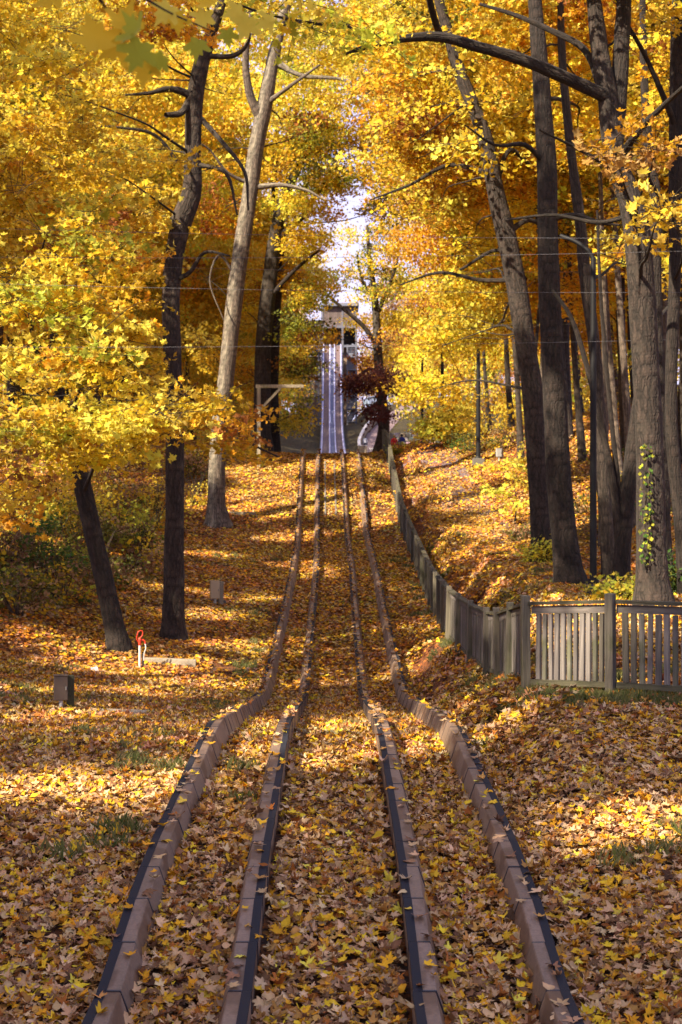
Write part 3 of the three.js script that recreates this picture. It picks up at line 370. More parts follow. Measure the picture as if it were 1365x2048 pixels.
makeTree({ name: 'beech_tree', label: 'dark twin stemmed trunk spreading in a V between lamp pole and big corner trunk', bark: M.barkDark, trunk: trunkPx([[1243, 1178, 46], [1244, 1120, 34], [1252, 1020, 32], [1264, 920, 31], [1277, 820, 28], [1292, 720, 22], [1305, 600, 16], [1315, 480, 10]], 27),
  limbs: [[[1240, 1090, 20], [1228, 980, 16], [1205, 860, 13], [1165, 700, 11], [1140, 630, 9], [1105, 580, 6]], [[1240, 1000, 12], [1225, 860, 10], [1210, 700, 9], [1200, 560, 7], [1195, 420, 5]]].map((l) => limbPx(l, 27, 26.5)), limbBark: M.barkMid,
  blobs: [] });
const R5d = 22.5, R5b = ground3((1308 - 682.5) / FPX * R5d, R5d);
makeTree({ name: 'oak_tree', label: 'big grey brown oak behind the fence corner with a long arching bough across the run', bark: barkMat(0.125, 0.104, 0.098, 0.022), limbBark: M.barkDark, trunk: [[R5b, 0.36], ...trunkPx([[1304, 1150, 66], [1302, 1080, 58], [1302, 1000, 56], [1298, 850, 54], [1290, 700, 54], [1282, 560, 54], [1272, 450, 52], [1255, 380, 46], [1235, 330, 44], [1222, 260, 42], [1215, 190, 40], [1200, 100, 34], [1188, 0, 30], [1175, -100, 26], [1160, -260, 18]], R5d)],
  limbs: [[[1225, 200, 30], [1180, 178, 27], [1130, 155, 26], [1040, 118, 24], [960, 95, 22], [880, 74, 20], [800, 78, 16], [730, 95, 11], [690, 108, 5]], [[735, 93, 10], [712, 68, 9], [690, 50, 8], [640, 48, 7], [590, 40, 6], [525, 26, 5], [470, 6, 4]], [[882, 72, 15], [870, 40, 14], [858, -10, 13], [850, -90, 10]], [[1230, 290, 36], [1238, 180, 34], [1245, 60, 32], [1252, -60, 28], [1260, -200, 20]], [[1200, 180, 10], [1170, 100, 14], [1100, 60, 12], [1030, 30, 9], [960, 8, 6]], [[1262, 430, 12], [1200, 445, 9], [1110, 430, 7], [1010, 440, 4]], [[1230, 330, 18], [1280, 260, 14], [1350, 190, 10], [1400, 150, 8]], [[1250, 370, 12], [1210, 330, 9], [1160, 300, 7], [1080, 260, 4]]].map((l, i) => limbPx(l, R5d, R5d + [-1.5, -1.8, -1.5, 0.3, 1, 0.5, -3, -2][i])),
  blobs: [[1310, 300, 60, 36, 20, 4, 'tan'], [1230, 305, 40, 30, 20, 2, 'tan'], [1330, 420, 30, 20, 19, 2, 'golden'], [1250, -120, 160, 70, 22, 40, 'golden'], [1330, 60, 60, 40, 24, 8, 'golden'], [760, 65, 60, 20, 20.5, 4, 'lime', 1], [600, 30, 60, 14, 20.5, 4, 'lime', 1], [980, -110, 160, 50, 21, 12, 'golden', 1]].map((b) => ({ ...blobPx(b[0], b[1], b[2], b[3], b[4], b[5], b[6] === 'tan' ? [['amber', 2], ['orange', 2]] : MIX[b[6]], 'near', 1.0), noLimb: b[7] })) });
makeTree({ name: 'oak_tree', label: 'dark trunk close behind the big corner oak, rising straight at its far side', bark: M.barkDark, trunk: trunkPx([[1335, 1190, 40], [1328, 1100, 32], [1325, 950, 30], [1318, 800, 29], [1312, 640, 28], [1310, 500, 26], [1316, 420, 24], [1300, 320, 20], [1290, 180, 16], [1285, -20, 12]], 26),
  blobs: [[1340, 560, 40, 40, 30, 8, 'golden']].map((b) => blobPx(b[0], b[1], b[2], b[3], b[4], b[5], MIX[b[6]], 'near', 1.2)) });
makeTree({ name: 'oak_tree', label: 'dark edge trunk with pale streaks beside the end of the fence', bark: M.barkDark, trunk: trunkPx([[1372, 1200, 34], [1362, 1050, 27], [1345, 880, 26], [1343, 740, 24], [1350, 560, 24], [1352, 380, 28], [1356, 200, 34], [1360, 60, 36], [1366, -100, 30]], 24),
  limbs: [[[1354, 260, 14], [1330, 200, 12], [1290, 110, 9], [1240, 20, 7], [1210, -60, 5]], [[1352, 420, 9], [1310, 380, 7], [1280, 300, 5]]].map((l) => limbPx(l, 24, 23)),
  blobs: [[1350, 450, 30, 30, 21, 4, 'golden'], [1330, 160, 40, 40, 25, 8, 'orange']].map((b) => blobPx(b[0], b[1], b[2], b[3], b[4], b[5], MIX[b[6]], 'near', 1.0)) });
{ // maroon leaved oak near the ramp
  const d = 112, b = ground3((752 - 682.5) / FPX * d, d);
  makeTree({ name: 'oak_tree', label: 'grey half bare oak with dark maroon leaves in front of the tower stairs', bark: M.barkGrey, trunk: [[b, 0.5], ...trunkPx([[768, 860, 24], [762, 780, 21], [756, 700, 18], [752, 620, 15], [746, 560, 11], [738, 500, 8], [735, 450, 5]], d)],
    limbs: [[[755, 690, 11], [725, 650, 9], [690, 620, 7], [650, 585, 5], [630, 565, 3]], [[752, 640, 10], [770, 590, 8], [790, 540, 6], [800, 490, 4]], [[750, 600, 8], [725, 560, 6], [715, 510, 4]], [[760, 740, 9], [735, 740, 6], [700, 765, 4]], [[765, 800, 9], [740, 815, 6], [725, 830, 3]]].map((l) => limbPx(l, d, d - 1)),
    blobs: [[735, 765, 40, 16, 108, 26, 'maroon'], [705, 770, 14, 10, 107, 6, 'maroon'], [750, 825, 26, 12, 107, 14, 'maroon'], [775, 760, 24, 26, 110, 14, 'maroon'], [735, 715, 26, 14, 112, 7, 'rusty'], [760, 680, 30, 24, 112, 8, 'rusty'], [665, 675, 22, 9, 106, 4, 'orange'], [720, 640, 26, 14, 112, 5, 'golden'], [745, 590, 40, 20, 112, 16, 'oak'], [730, 530, 44, 24, 112, 18, 'oak'], [790, 560, 40, 40, 113, 22, 'oak'], [790, 640, 30, 30, 114, 16, 'golden'], [690, 470, 50, 20, 112, 12, 'golden'], [660, 560, 26, 16, 112, 6, 'oak'], [770, 470, 50, 30, 112, 22, 'oak']].map((q) => blobPx(q[0], q[1], q[2], q[3], q[4], q[5], MIX[q[6]], 'far', 2)) });
}
{ // yellow saplings by the path
  const sap = (px, py, list, label, mix, kind = 'near') => { const b = gp(px, py), d = -b.z; makeTree({ name: 'sapling', wants: 'sapling', label, trunk: [[b, 0.03], [P(px + 3, py - 40, d), 0.022], [P(px - 2, py - 90, d), 0.012], [P(px - 4, py - 130, d), 0.006]], bark: M.twig, blobs: list.map((q) => blobPx(q[0], q[1], q[2], q[3], d - 0.5, q[4], MIX[mix], kind, 0.7)) }); };
  sap(1030, 1050, [[1010, 935, 34, 9, 5], [1050, 920, 30, 10, 4], [1000, 985, 22, 7, 3], [1040, 962, 26, 8, 3], [1020, 1010, 16, 7, 2]], 'bright yellow sapling with drooping leaves by the path edge under the leaning trunk', 'lemon');
  sap(895, 892, [[885, 850, 26, 20, 22], [860, 865, 20, 12, 10], [910, 830, 24, 20, 14]], 'bright yellow bush at the crest of the path below the far lamp posts', 'lemon', 'mid');
}

// ------------------------------------------------------------------ the wood on both banks
{
  const L = [], R = [];
  rnd = mulberry(77);
  for (let i = 0; i < 28; i++) { const d = 56 + i * 2.6 + rr(-2, 2), edge = (d < 78 ? 10 : 7.6) + (d > 60 ? (d - 60) * 0.01 : 0); L.push([-(edge + rr(0.4, 1) * rr(0, 1) * d * 0.22), d]); }
  for (let i = 0; i < 28; i++) { const d = 40 + i * 3.1 + rr(-2, 2), edge = 9.0 + (d > 60 ? (d - 60) * 0.01 : 0); R.push([edge + rr(0.3, 1) * rr(0, 1) * d * 0.2, d]); }
  const ORD = ['nearest', 'second', 'third', 'fourth', 'fifth', 'sixth', 'seventh', 'eighth', 'ninth', 'tenth', 'eleventh', 'twelfth', 'thirteenth', 'fourteenth', 'fifteenth'], seen = {}, nth = (k) => ORD[(seen[k] = (seen[k] ?? -1) + 1) % 15], tint = { golden: 'golden', orange: 'orange', lime: 'lime yellow', lemon: 'lemon yellow', oak: 'olive gold', rusty: 'rusty brown' }; let mx;
  for (const [x, d] of L) woodTree(x, d, rr(15, 24), rr(0.12, 0.26), mx = pick(['golden', 'golden', 'orange', 'lime', 'lemon', 'orange']), `${nth('l' + mx)} ${tint[mx]} crowned tree going back into the wood on the hydrant side`, 'trees of the wood on the hydrant side', { low: rr(0.1, 0.3), dens: 1.1, kind: d < 55 ? 'mid' : 'far', bark: pick([M.barkGrey, M.barkMid, M.barkPale]) });
  for (const [x, d] of R) woodTree(x, d, rr(15, 23), rr(0.11, 0.24), mx = pick(['golden', 'orange', 'rusty', 'oak', 'golden', 'orange']), `${nth('r' + mx)} ${tint[mx]} crowned slim tree going back into the wood on the path side`, 'trees of the wood on the path side', { low: rr(0.34, 0.54), dens: 0.9, kind: d < 55 ? 'mid' : 'far', bark: pick([M.barkGrey, M.barkPale, M.barkMid]) });
  for (const [x, d, r, mxx, lab] of [[6.6, 36, 0.10, 'golden', 'thin pale straight trunk just beyond the twin stemmed trunk'], [7.9, 39, 0.12, 'lemon', 'thin pale trunk on the bank, seen past the thick brown oak'], [8.6, 44, 0.11, 'golden', 'slender grey trunk deep on the bank behind the lamp pole'], [7.2, 47, 0.13, 'golden', 'slender pale trunk on the bank above the yellow sapling'], [9.4, 41, 0.10, 'orange', 'thin grey trunk on the bank behind the big corner oak'], [10.4, 47, 0.14, 'golden', 'pale trunk high on the bank near the fence end'], [6.9, 55, 0.12, 'lemon', 'pale trunk beside the concrete footed lamp pole'], [8.0, 58, 0.12, 'golden', 'second pale trunk behind the concrete footed lamp pole']]) woodTree(x, d, rr(15, 19), r, mxx, lab, null, { low: 0.55, dens: 0.5, kind: 'mid', bark: pick([M.barkGrey, M.barkPale]) });
  let nRun = 0;
  // the same wood goes on beside the camera, out of frame, where the sun comes from
  for (const [x, d, h, dn] of [[-8.5, 3, 17, 0.9], [-13, -3, 19, 0.9], [-8, -7, 17, 0.9], [-4, -12, 17, 0.9], [-15, -12, 20, 0.9], [-19, 6, 19, 0.8], [-12, 14, 17, 1], [-14, 25, 18, 1], [-11, 34, 15, 0.9], [-10.5, 39, 17, 1], [-13, 45, 18, 1], [-10, 20, 22, 1], [-16, 18, 24, 1], [-17, 37, 20, 1], [-16, 52, 19, 1], [11, 15, 17, 0.6], [13, 25, 17, 0.6]]) woodTree(x, d, h, 0.22, pick(['golden', 'orange', 'lemon']), `${['nearest', 'second', 'third', 'fourth', 'fifth', 'sixth', 'seventh', 'eighth', 'ninth', 'tenth', 'eleventh', 'twelfth', 'thirteenth', 'fourteenth', 'fifteenth', 'sixteenth', 'seventeenth', 'eighteenth'][nRun++]} maple beside the run-out of the toboggan track`, 'trees beside the run-out', { low: 0.34, dens: dn * 1.7, spread: 0.8, kind: 'mid', name: 'maple_tree' });
  // far wood on the hill: one mass
  const o = new THREE.Group(); o.name = 'far_wood'; tag(o, 'mass of golden treetops covering the far hill behind the tower', null, null, 'stuff'); scene.add(o);
  const blobs = [];
  for (let i = 0; i < 120; i++) { const s = rnd() < 0.5 ? -1 : 1, d = rr(128, 300), x = xc(d) + s * (6.5 + d * 0.012 + rr(0, 1) * d * 0.24), h = rr(9, 24); const b = ground3(x, d), w = rr(2.6, 4.5); for (let k = 0; k < 3; k++) blobs.push({ c: b.clone().add(V(rr(-1, 1), h * (0.35 + 0.3 * k), rr(-1, 1))), r: V(w, h * 0.2, w), n: 9, pal: MIX[pick(['golden', 'orange', 'oak', 'golden', 'rusty'])], kind: 'vast' }); }
  for (let i = 0; i < 60; i++) { const d = rr(250, 320), x = rr(-30, 34), h = rr(12, 21) * (Math.abs(x + 1) < 6 ? 0.8 : 1), b = ground3(x, d); blobs.push({ c: b.add(V(0, h * 0.5, 0)), r: V(4.5, h * 0.5, 4), n: 18, pal: MIX[pick(['oak', 'rusty', 'dull', 'dull'])], kind: 'vast' }); }
  for (let i = 0; i < 110; i++) { const s = rnd() < 0.62 ? -1 : 1, d = rr(68, 135), x = xc(d) + s * (8.5 + rr(0, 1) * d * 0.22), b = ground3(x, d), h = rr(2, 7); blobs.push({ c: b.add(V(0, h * 0.45, 0)), r: V(2.6, h * 0.5, 2.2), n: 9, pal: MIX[pick(['golden', 'lime', 'lemon', 'orange', 'scrub'])], kind: 'far' }); }
  for (let i = 0; i < 26; i++) { const d = rr(236, 262), x = i < 16 ? rr(3, 22) : rr(-22, -6), h = rr(14, 22), b = ground3(x, d); for (let k = 0; k < 3; k++) blobs.push({ c: b.clone().add(V(rr(-1, 1), h * (0.3 + 0.3 * k), rr(-1, 1))), r: V(3, h * 0.17, 3), n: 9, pal: MIX[pick(['dull', 'rusty', 'oak'])], kind: 'vast' }); }
  for (let d = 128; d < 222; d += 5.5) for (const q of [0, 1]) { const x = xc(d) - 9 - q * 7 + rr(-1.5, 1.5), b = ground3(x, d), h = rr(15, 21); for (let k = 0; k < 3; k++) blobs.push({ c: b.clone().add(V(rr(-1, 1), h * (0.38 + 0.27 * k), rr(-1, 1))), r: V(4.2 - k * 0.6, h * 0.17, 4.2), n: 13, pal: MIX[pick(['golden', 'oak', 'orange'])], kind: 'vast' }); }
  crown(o, blobs, 'treetops', V(0, 0, 0));
}

// ------------------------------------------------------------------ shrubs and undergrowth
function shrub(px, py, w, h, mix, label, group, n = 26, extra = 0, stems = 10) {
  const b = gp(px, py), d = -b.z, W = w * d / FPX, Hh = h * d / FPX, o = thing('shrub', label, 'shrub', b, 0, group), st = [];
  for (let i = 0; i < stems; i++) { const a = rr(0, 6.28), q = rr(0.2, 1.0), e = V(Math.cos(a) * W * q, Hh * rr(0.7, 1.2), Math.sin(a) * W * q * 0.7); st.push(tube([V(Math.cos(a) * 0.06, -0.1, Math.sin(a) * 0.06), e.clone().multiplyScalar(0.5).add(V(rr(-0.1, 0.1), 0.1, rr(-0.1, 0.1))), e], [0.012, 0.008, 0.003], 4, 3, 0)); }
  mesh('stem', mergeGeometries(st), rnd() < 0.5 ? M.twigPale : M.twig, o);
  crown(o, [{ c: b.clone().add(V(0, Hh * 0.5, 0)), r: V(W, Hh * 0.5, W * 0.8), n, pal: MIX[mix], kind: 'shrub', s: 1 + extra }], 'foliage', b);
}
rnd = mulberry(301);
let nBr = 0; const SHG = 'shrubs of the thicket on the hydrant side', shSeen = {}, ORD2 = ['lowest', 'second', 'third', 'fourth', 'fifth', 'sixth', 'seventh', 'eighth', 'ninth', 'tenth'], SHN = { scrub: 'olive brown', green: 'dark green', lime: 'lime yellow', golden: 'golden', orange: 'orange' };
for (const [px, py, w, h, mix] of [[40, 1235, 90, 90, 'scrub'], [120, 1205, 90, 100, 'scrub'], [10, 1180, 80, 130, 'scrub'], [190, 1165, 80, 90, 'scrub'], [80, 1150, 90, 110, 'green'], [260, 1140, 70, 90, 'scrub'], [150, 1120, 80, 110, 'scrub'], [290, 1100, 60, 90, 'scrub'], [220, 1090, 80, 100, 'lime'], [60, 1100, 90, 130, 'lime'], [310, 1060, 60, 90, 'golden'], [250, 1050, 60, 90, 'scrub'], [390, 1010, 40, 70, 'golden'], [120, 1060, 90, 120, 'lime'], [20, 1050, 70, 130, 'orange'], [330, 1030, 40, 80, 'scrub'], [185, 1040, 60, 120, 'golden'], [380, 960, 40, 60, 'scrub'], [480, 915, 40, 30, 'golden']]) shrub(px, py, w, h, mix, `${ORD2[(shSeen[mix] = (shSeen[mix] ?? -1) + 1)]} ${SHN[mix]} shrub up the thicket below the leaning maple's wood`, SHG, 26, 0.35, 20);
for (const [px, py, w, h, mix, label] of [[1090, 1125, 40, 40, 'lime', 'low yellow green shrub at the foot of the leaning grey trunk'], [1105, 1090, 22, 60, 'green', 'narrow green shrub between the two trunks on the path edge'], [1245, 1205, 40, 40, 'lime', 'sparse yellow green shrub by the foot of the black lamp pole'], [1352, 1190, 36, 90, 'green', 'leafy green shrub beside the end of the fence'], [1050, 1080, 24, 18, 'scrub', 'low olive shrub on the edge of the leafy path'], [940, 905, 40, 40, 'scrub', 'dry olive brush beside the lamp pole with the concrete foot'], [915, 890, 30, 40, 'lime', 'yellow green brush at the crest of the path'], [1010, 900, 40, 50, 'scrub', 'dry brush up the bank above the small grey post'], [800, 905, 16, 14, 'lime', 'small green weed clump at the crest by the fence']]) shrub(px, py, w, h, mix, label, null, 22, 0.1);
for (const [px, py, w, h] of [[1190, 1080, 24, 40], [1160, 1030, 24, 40], [1240, 1010, 50, 60], [1330, 1060, 40, 70], [1180, 960, 50, 60], [1290, 950, 40, 60], [1090, 960, 40, 50]]) shrub(px, py, w, h, 'scrub', `${['lowest', 'second', 'third', 'fourth', 'fifth', 'sixth', 'seventh'][nBr++]} thin dry brush on the leafy bank among the slim trunks`, 'brush on the path side bank', 12, 0.2);
{ // ivy on the big oak
  const o = thing('ivy', 'green ivy climbing the big oak behind the fence corner', 'ivy', P(1296, 1020, R5d - 0.3)); rnd = mulberry(55);
  mesh('stem', shift(tube([[1290, 1140], [1300, 1060], [1292, 980], [1298, 900]].map((q) => P(q[0], q[1], R5d - 0.27)), [0.012, 0.01, 0.008, 0.004], 6, 5, 0), o.position), M.twig, o);
  const list = []; for (let i = 0; i < 120; i++) { const t = rnd(), p = P(1292 + rr(-12, 14), 1130 - 240 * t, R5d - rr(0.27, 0.36)).sub(o.position); list.push([pick(sixLeaves), mat4(p, new THREE.Euler(1.2 + rr(-0.5, 0.5), rr(-0.8, 0.8), rr(-1, 1), 'YXZ'), rr(0.045, 0.08)), leafColor([['lime', 1], ['green', 2], ['olive', 1]]).toArray()]); }
  const f = mesh('foliage', joinLeaves(list), M.leaf, o); f.userData.kind = 'stuff';
}

// ------------------------------------------------------------------ fallen leaves
const NEARP = [['tan', 5], ['cream', 2], ['gold', 2.2], ['brown', 3], ['orange', 2.2], ['dark', 0.5], ['lemon', 0.4], ['rust', 1.6], ['amber', 3.4]], MIDP = [['tan', 3], ['cream', 1.3], ['gold', 1.8], ['brown', 2.8], ['orange', 3], ['dark', 0.7], ['rust', 2.2], ['amber', 2.5]], FARP = [['orange', 3.4], ['rust', 3.2], ['brown', 2.4], ['gold', 1], ['tan', 1.6], ['dark', 0.4], ['amber', 2.5]];
const railOffs = Object.values(RAILS).map((r) => r[0]);
const onRail = (x, d, m = 0.1) => railOffs.some((o) => Math.abs(x - railX(o, d)) < m);
const UP = V(0, 1, 0);
function lay(x, d, up, tilt, s, y0) { const n = y0 === undefined ? normalAt(x, d) : UP; const q = new THREE.Quaternion().setFromUnitVectors(UP, n).multiply(new THREE.Quaternion().setFromEuler(new THREE.Euler(rr(-tilt, tilt), rr(0, 6.28), rr(-tilt, tilt), 'YXZ'))); return new THREE.Matrix4().compose(V(x, (y0 === undefined ? H(x, d) : y0) + up, -d), q, V(s, s, s)); }
{
  rnd = mulberry(900);
  const lit = new THREE.Group(); lit.name = 'leaf_litter'; tag(lit, 'carpet of fallen maple leaves in tan, yellow and brown over the ground', null, null, 'stuff'); scene.add(lit);
  const sets = litterLeaves.map((g) => ({ g, m: [], c: [] }));
  const mats = NEARP.map(([n]) => { const m = M.litter.clone(); m.color.setRGB(...PAL[n]); return m; }); let singles = 0;
  const add = (m, pal) => { const s = pick(sets); s.m.push(m); s.c.push(leafColor(pal, 0.3).clone()); };
  for (let d = 6.2; d < 14.5; d += 0.05) {
    const half = 0.245 * d + 0.35, n = Math.round(half * 2 * 0.05 * 980 * (d > 11 ? 0.8 : 1));
    for (let i = 0; i < n; i++) {
      const x = rr(-half, half), dd = d + rr(0, 0.05); if (onRail(x, dd, 0.12)) continue; const g = grassy(x, dd); if (g > 0.3 && rnd() < g * 0.25) continue;
      const s = rr(0.042, 0.085) * (rnd() < 0.1 ? 1.25 : 1), m = lay(x, dd, rr(0.005, 0.045), 0.48, s);
      if (dd < 8.7 && singles < 300 && rnd() < 0.10) { const o = new THREE.Mesh(pick(litterLeaves), pick(mats)); o.name = 'fallen_leaf'; o.matrix.copy(m); o.matrix.decompose(o.position, o.quaternion, o.scale); o.castShadow = o.receiveShadow = true; o.position.y += 0.012; ground.add(o); singles++; } else add(m, NEARP);
    }
  }
  // leaves on top of the rails
  for (const off of railOffs) for (let d = 6.4; d < 66; d += d < 12 ? 0.12 : d < 24 ? 0.085 : 0.06) if (rnd() < 0.55) { const s = rr(0.05, 0.11), x = railX(off, d) + rr(-0.07, 0.07); add(lay(x, d, 0.012, 0.25, s, railTop(d)), d < 18 ? NEARP : FARP); }
  // leaves drifted against the rails
  for (const off of railOffs) for (let d = 6.2; d < 34; d += 0.016) { const s = rr(0.055, 0.105), sd = rnd() < 0.5 ? -1 : 1, x = railX(off, d) + sd * rr(0.085, 0.22); add(lay(x, d, rr(0.01, d < 12 ? 0.08 : 0.05), 0.7, s), d < 16 ? NEARP : MIDP); }
  for (const { g, m, c } of sets) { const im = new THREE.InstancedMesh(g, leafPlain(), m.length); im.name = 'leaf'; im.userData.kind = 'stuff'; m.forEach((x, i) => { im.setMatrixAt(i, x); im.setColorAt(i, c[i]); }); im.castShadow = im.receiveShadow = true; lit.add(im); }
  function leafPlain() { if (!M.litterPlain) { M.litterPlain = M.litter; } return M.litterPlain; }
  // patches of many leaves farther off
  const patch = (n, R, size, leaves, pal) => { const l = []; for (let i = 0; i < n; i++) { const s = size * rr(0.6, 1.3); l.push([pick(leaves), mat4(V(rr(-R, R), rr(0.0, 0.05), rr(-R, R)), new THREE.Euler(rr(-0.5, 0.5), rr(0, 6.28), rr(-0.5, 0.5), 'YXZ'), s), leafColor(pal, 0.25).toArray()]); } return joinLeaves(l); };
  const near = [0, 1, 2, 3].map(() => patch(160, 0.42, 0.084, litterLeaves, MIDP)), mid = [0, 1, 2, 3].map(() => patch(230, 0.62, 0.09, sixLeaves, FARP)), far = [0, 1, 2].map(() => patch(330, 1.0, 0.105, dLeaves, FARP));
  const bins = new Map(); const put = (g, m, c) => { if (!bins.has(g)) bins.set(g, { m: [], c: [] }); bins.get(g).m.push(m); bins.get(g).c.push(c); };
  const tone = (k) => new THREE.Color().setRGB(k * rr(0.8, 1.12), k * rr(0.8, 1.1), k * rr(0.8, 1.1));
  const scatter = (set, d0, d1, step, x0, x1, skip) => { for (let d = d0; d < d1; d += step) for (let x = x0(d); x < x1(d); x += step) { const xx = x + rr(-0.4, 0.4) * step, dd = d + rr(-0.4, 0.4) * step; if (skip && onRail(xx, dd, 0.24) ) continue; const g = grassy(xx, dd); if (g > 0.3 && rnd() < g * 0.3) continue; put(pick(set), lay(xx, dd, 0.005, 0.04, 1), tone(1)); } };
  scatter(near, 14.3, 27, 0.5, (d) => -0.25 * d - 0.6, (d) => 0.25 * d + 0.6, false);
  scatter(mid, 26.5, 48, 0.72, (d) => -0.25 * d - 1, (d) => 0.25 * d + 1, false);
  scatter(far, 47, 72, 1.1, (d) => -0.25 * d - 2, (d) => 0.25 * d + 2, false);
  for (const [g, { m, c }] of bins) { const im = new THREE.InstancedMesh(g, M.litter, m.length); im.name = 'leaf_patch'; im.userData.kind = 'stuff'; m.forEach((x, i) => { im.setMatrixAt(i, x); im.setColorAt(i, c[i]); }); im.castShadow = im.receiveShadow = true; lit.add(im); }
}
{ // grass
  rnd = mulberry(1200);
  const blade = (() => { const g = new THREE.BufferGeometry(); g.setAttribute('position', new THREE.Float32BufferAttribute([-0.004, 0, 0, 0.004, 0, 0, 0.003, 0.06, 0.012, 0.0, 0.11, 0.05], 3)); g.setIndex([0, 1, 2, 0, 2, 3]); g.computeVertexNormals(); return g; })();
  const tuft = [0, 1].map(() => { const l = []; for (let i = 0; i < 60; i++) { const a = rr(0, 6.28), q = Math.sqrt(rnd()) * 0.16; l.push([blade, mat4(V(Math.cos(a) * q, 0, Math.sin(a) * q), new THREE.Euler(rr(-0.4, 0.4), rr(0, 6.28), rr(-0.3, 0.3), 'YXZ'), V(1.2, rr(0.6, 1.3), 1.2)), mixc([0.08, 0.12, 0.025], [0.25, 0.22, 0.08], rnd())]); } return joinLeaves(l); });
  const grass = new THREE.Group(); grass.name = 'grass'; tag(grass, 'thin green grass showing through the fallen leaves', null, null, 'stuff'); scene.add(grass);
  const ms = [[], []];
  for (let i = 0; i < 2600; i++) { const d = rr(7, 46), x = rr(-0.25, 0.25) * d; if (onRail(x, d, 0.2)) continue; const nearFence = Math.abs(x - fenceX(d)) < 0.45 && d > 15 ? 0.5 : 0, g = grassy(x, d) * (d > 12 ? 1 : 0.5) * (Math.abs(x - xc(d)) > 1.5 ? 1 : 0.05) + nearFence; if (rnd() > g) continue; ms[i & 1].push(lay(x, d, 0, 0.05, rr(0.7, 1.2))); }
  for (let i = 0; i < 240; i++) { const x = 2 + rr(0.1, 7), d = 15.1 - (x - 2.86) * 0.42 - rr(-0.2, 0.9) * rr(0.2, 1); ms[i & 1].push(lay(x, d, 0, 0.05, rr(0.6, 1.2))); }
  ms.forEach((m, k) => { const im = new THREE.InstancedMesh(tuft[k], M.leaf, m.length); im.name = 'tuft'; im.userData.kind = 'stuff'; m.forEach((x, i) => im.setMatrixAt(i, x)); grass.add(im); });
}

// ------------------------------------------------------------------ small things along the run
const rbox = (w, h, l, r = 0.008) => new RoundedBoxGeometry(w, h, l, 2, r);
function utilityBox(px, py, w, h, boxMat, postMat, label, postH) {
  const b = gp(px, py), o = thing('utility_box', label, 'utility box', b, 0.25); const d = -b.z, W = w * d / FPX, Hh = h * d / FPX, up = postH * d / FPX;
  const c = mesh('cabinet', rbox(W, Hh, W * 0.75), boxMat, o); c.position.set(0, up + Hh / 2, 0);
  const l = mesh('lid', rbox(W * 1.06, 0.018, W * 0.82, 0.005), boxMat, o); l.position.set(0, up + Hh + 0.01, 0);
  const k = mesh('latch', rbox(0.02, 0.05, 0.015, 0.004), flat(0.2, 0.2, 0.2, 0.5, 0.5), o); k.position.set(W * 0.36, up + Hh * 0.5, W * 0.375 + 0.006);
  const p = mesh('conduit', new THREE.CylinderGeometry(W * 0.15, W * 0.15, up + 0.3, 12), flat(0.42, 0.42, 0.43, 0.5, 0.4), o); p.position.set(W * 0.02, (up - 0.3) / 2, W * 0.1);
  const q = mesh('post', rbox(W * 0.55, Hh + up + 0.25, W * 0.5), postMat, o); q.position.set(W * 0.72, (Hh + up - 0.25) / 2, -W * 0.25); return o;
}
utilityBox(122, 1424, 27, 48, flat(0.06, 0.042, 0.035, 0.55), wood(0.10, 0.11, 0.06), 'dark brown metal utility box on a short post, nearest the camera', 22);
utilityBox(430, 1212, 18, 34, flat(0.40, 0.31, 0.20, 0.6), M.woodPale, 'tan utility box on a grey conduit, up the slope past the tall dark trunk', 14);
utilityBox(998, 924, 10, 16, flat(0.30, 0.30, 0.30, 0.6), M.woodPale, 'small grey post box on the bank by the lamp pole foot', 10);
{ // yard hydrant
  const b = gp(280, 1340), o = thing('yard_hydrant', 'white yard hydrant with a red looped handle standing in the leaves', 'hydrant', b, 0.3), red = flat(0.62, 0.045, 0.02, 0.45), white = flat(0.72, 0.70, 0.68, 0.5);
  mesh('standpipe', new THREE.CylinderGeometry(0.021, 0.023, 0.62, 14), white, o).position.y = 0.21;
  const hd = mesh('head', new THREE.LatheGeometry([[0, 0], [0.026, 0], [0.03, 0.03], [0.028, 0.10], [0.034, 0.12], [0.02, 0.15], [0, 0.155]].map((q) => new THREE.Vector2(...q)), 16), red, o); hd.position.y = 0.46;
  mesh('spout', new THREE.TubeGeometry(new THREE.CatmullRomCurve3([V(0, 0.55, 0), V(0.07, 0.56, 0), V(0.10, 0.53, 0.0), V(0.105, 0.49, 0)]), 14, 0.016, 8), red, o);
  mesh('handle', new THREE.TubeGeometry(new THREE.CatmullRomCurve3([V(0, 0.60, 0), V(0.055, 0.66, 0), V(0.045, 0.74, 0.0), V(-0.02, 0.73, 0), V(-0.05, 0.66, 0), V(-0.06, 0.58, 0), V(-0.02, 0.52, 0.0)]), 30, 0.009, 7), red, o);
  mesh('hose', new THREE.TubeGeometry(new THREE.CatmullRomCurve3([V(0.105, 0.5, 0), V(0.115, 0.40, 0.01), V(0.09, 0.30, -0.02), V(0.08, 0.16, -0.02)]), 16, 0.012, 7), flat(0.6, 0.6, 0.6, 0.6), o);
  mesh('stake', rbox(0.04, 0.36, 0.03), M.woods[2], o).position.set(0.075, 0.12, -0.06);
}
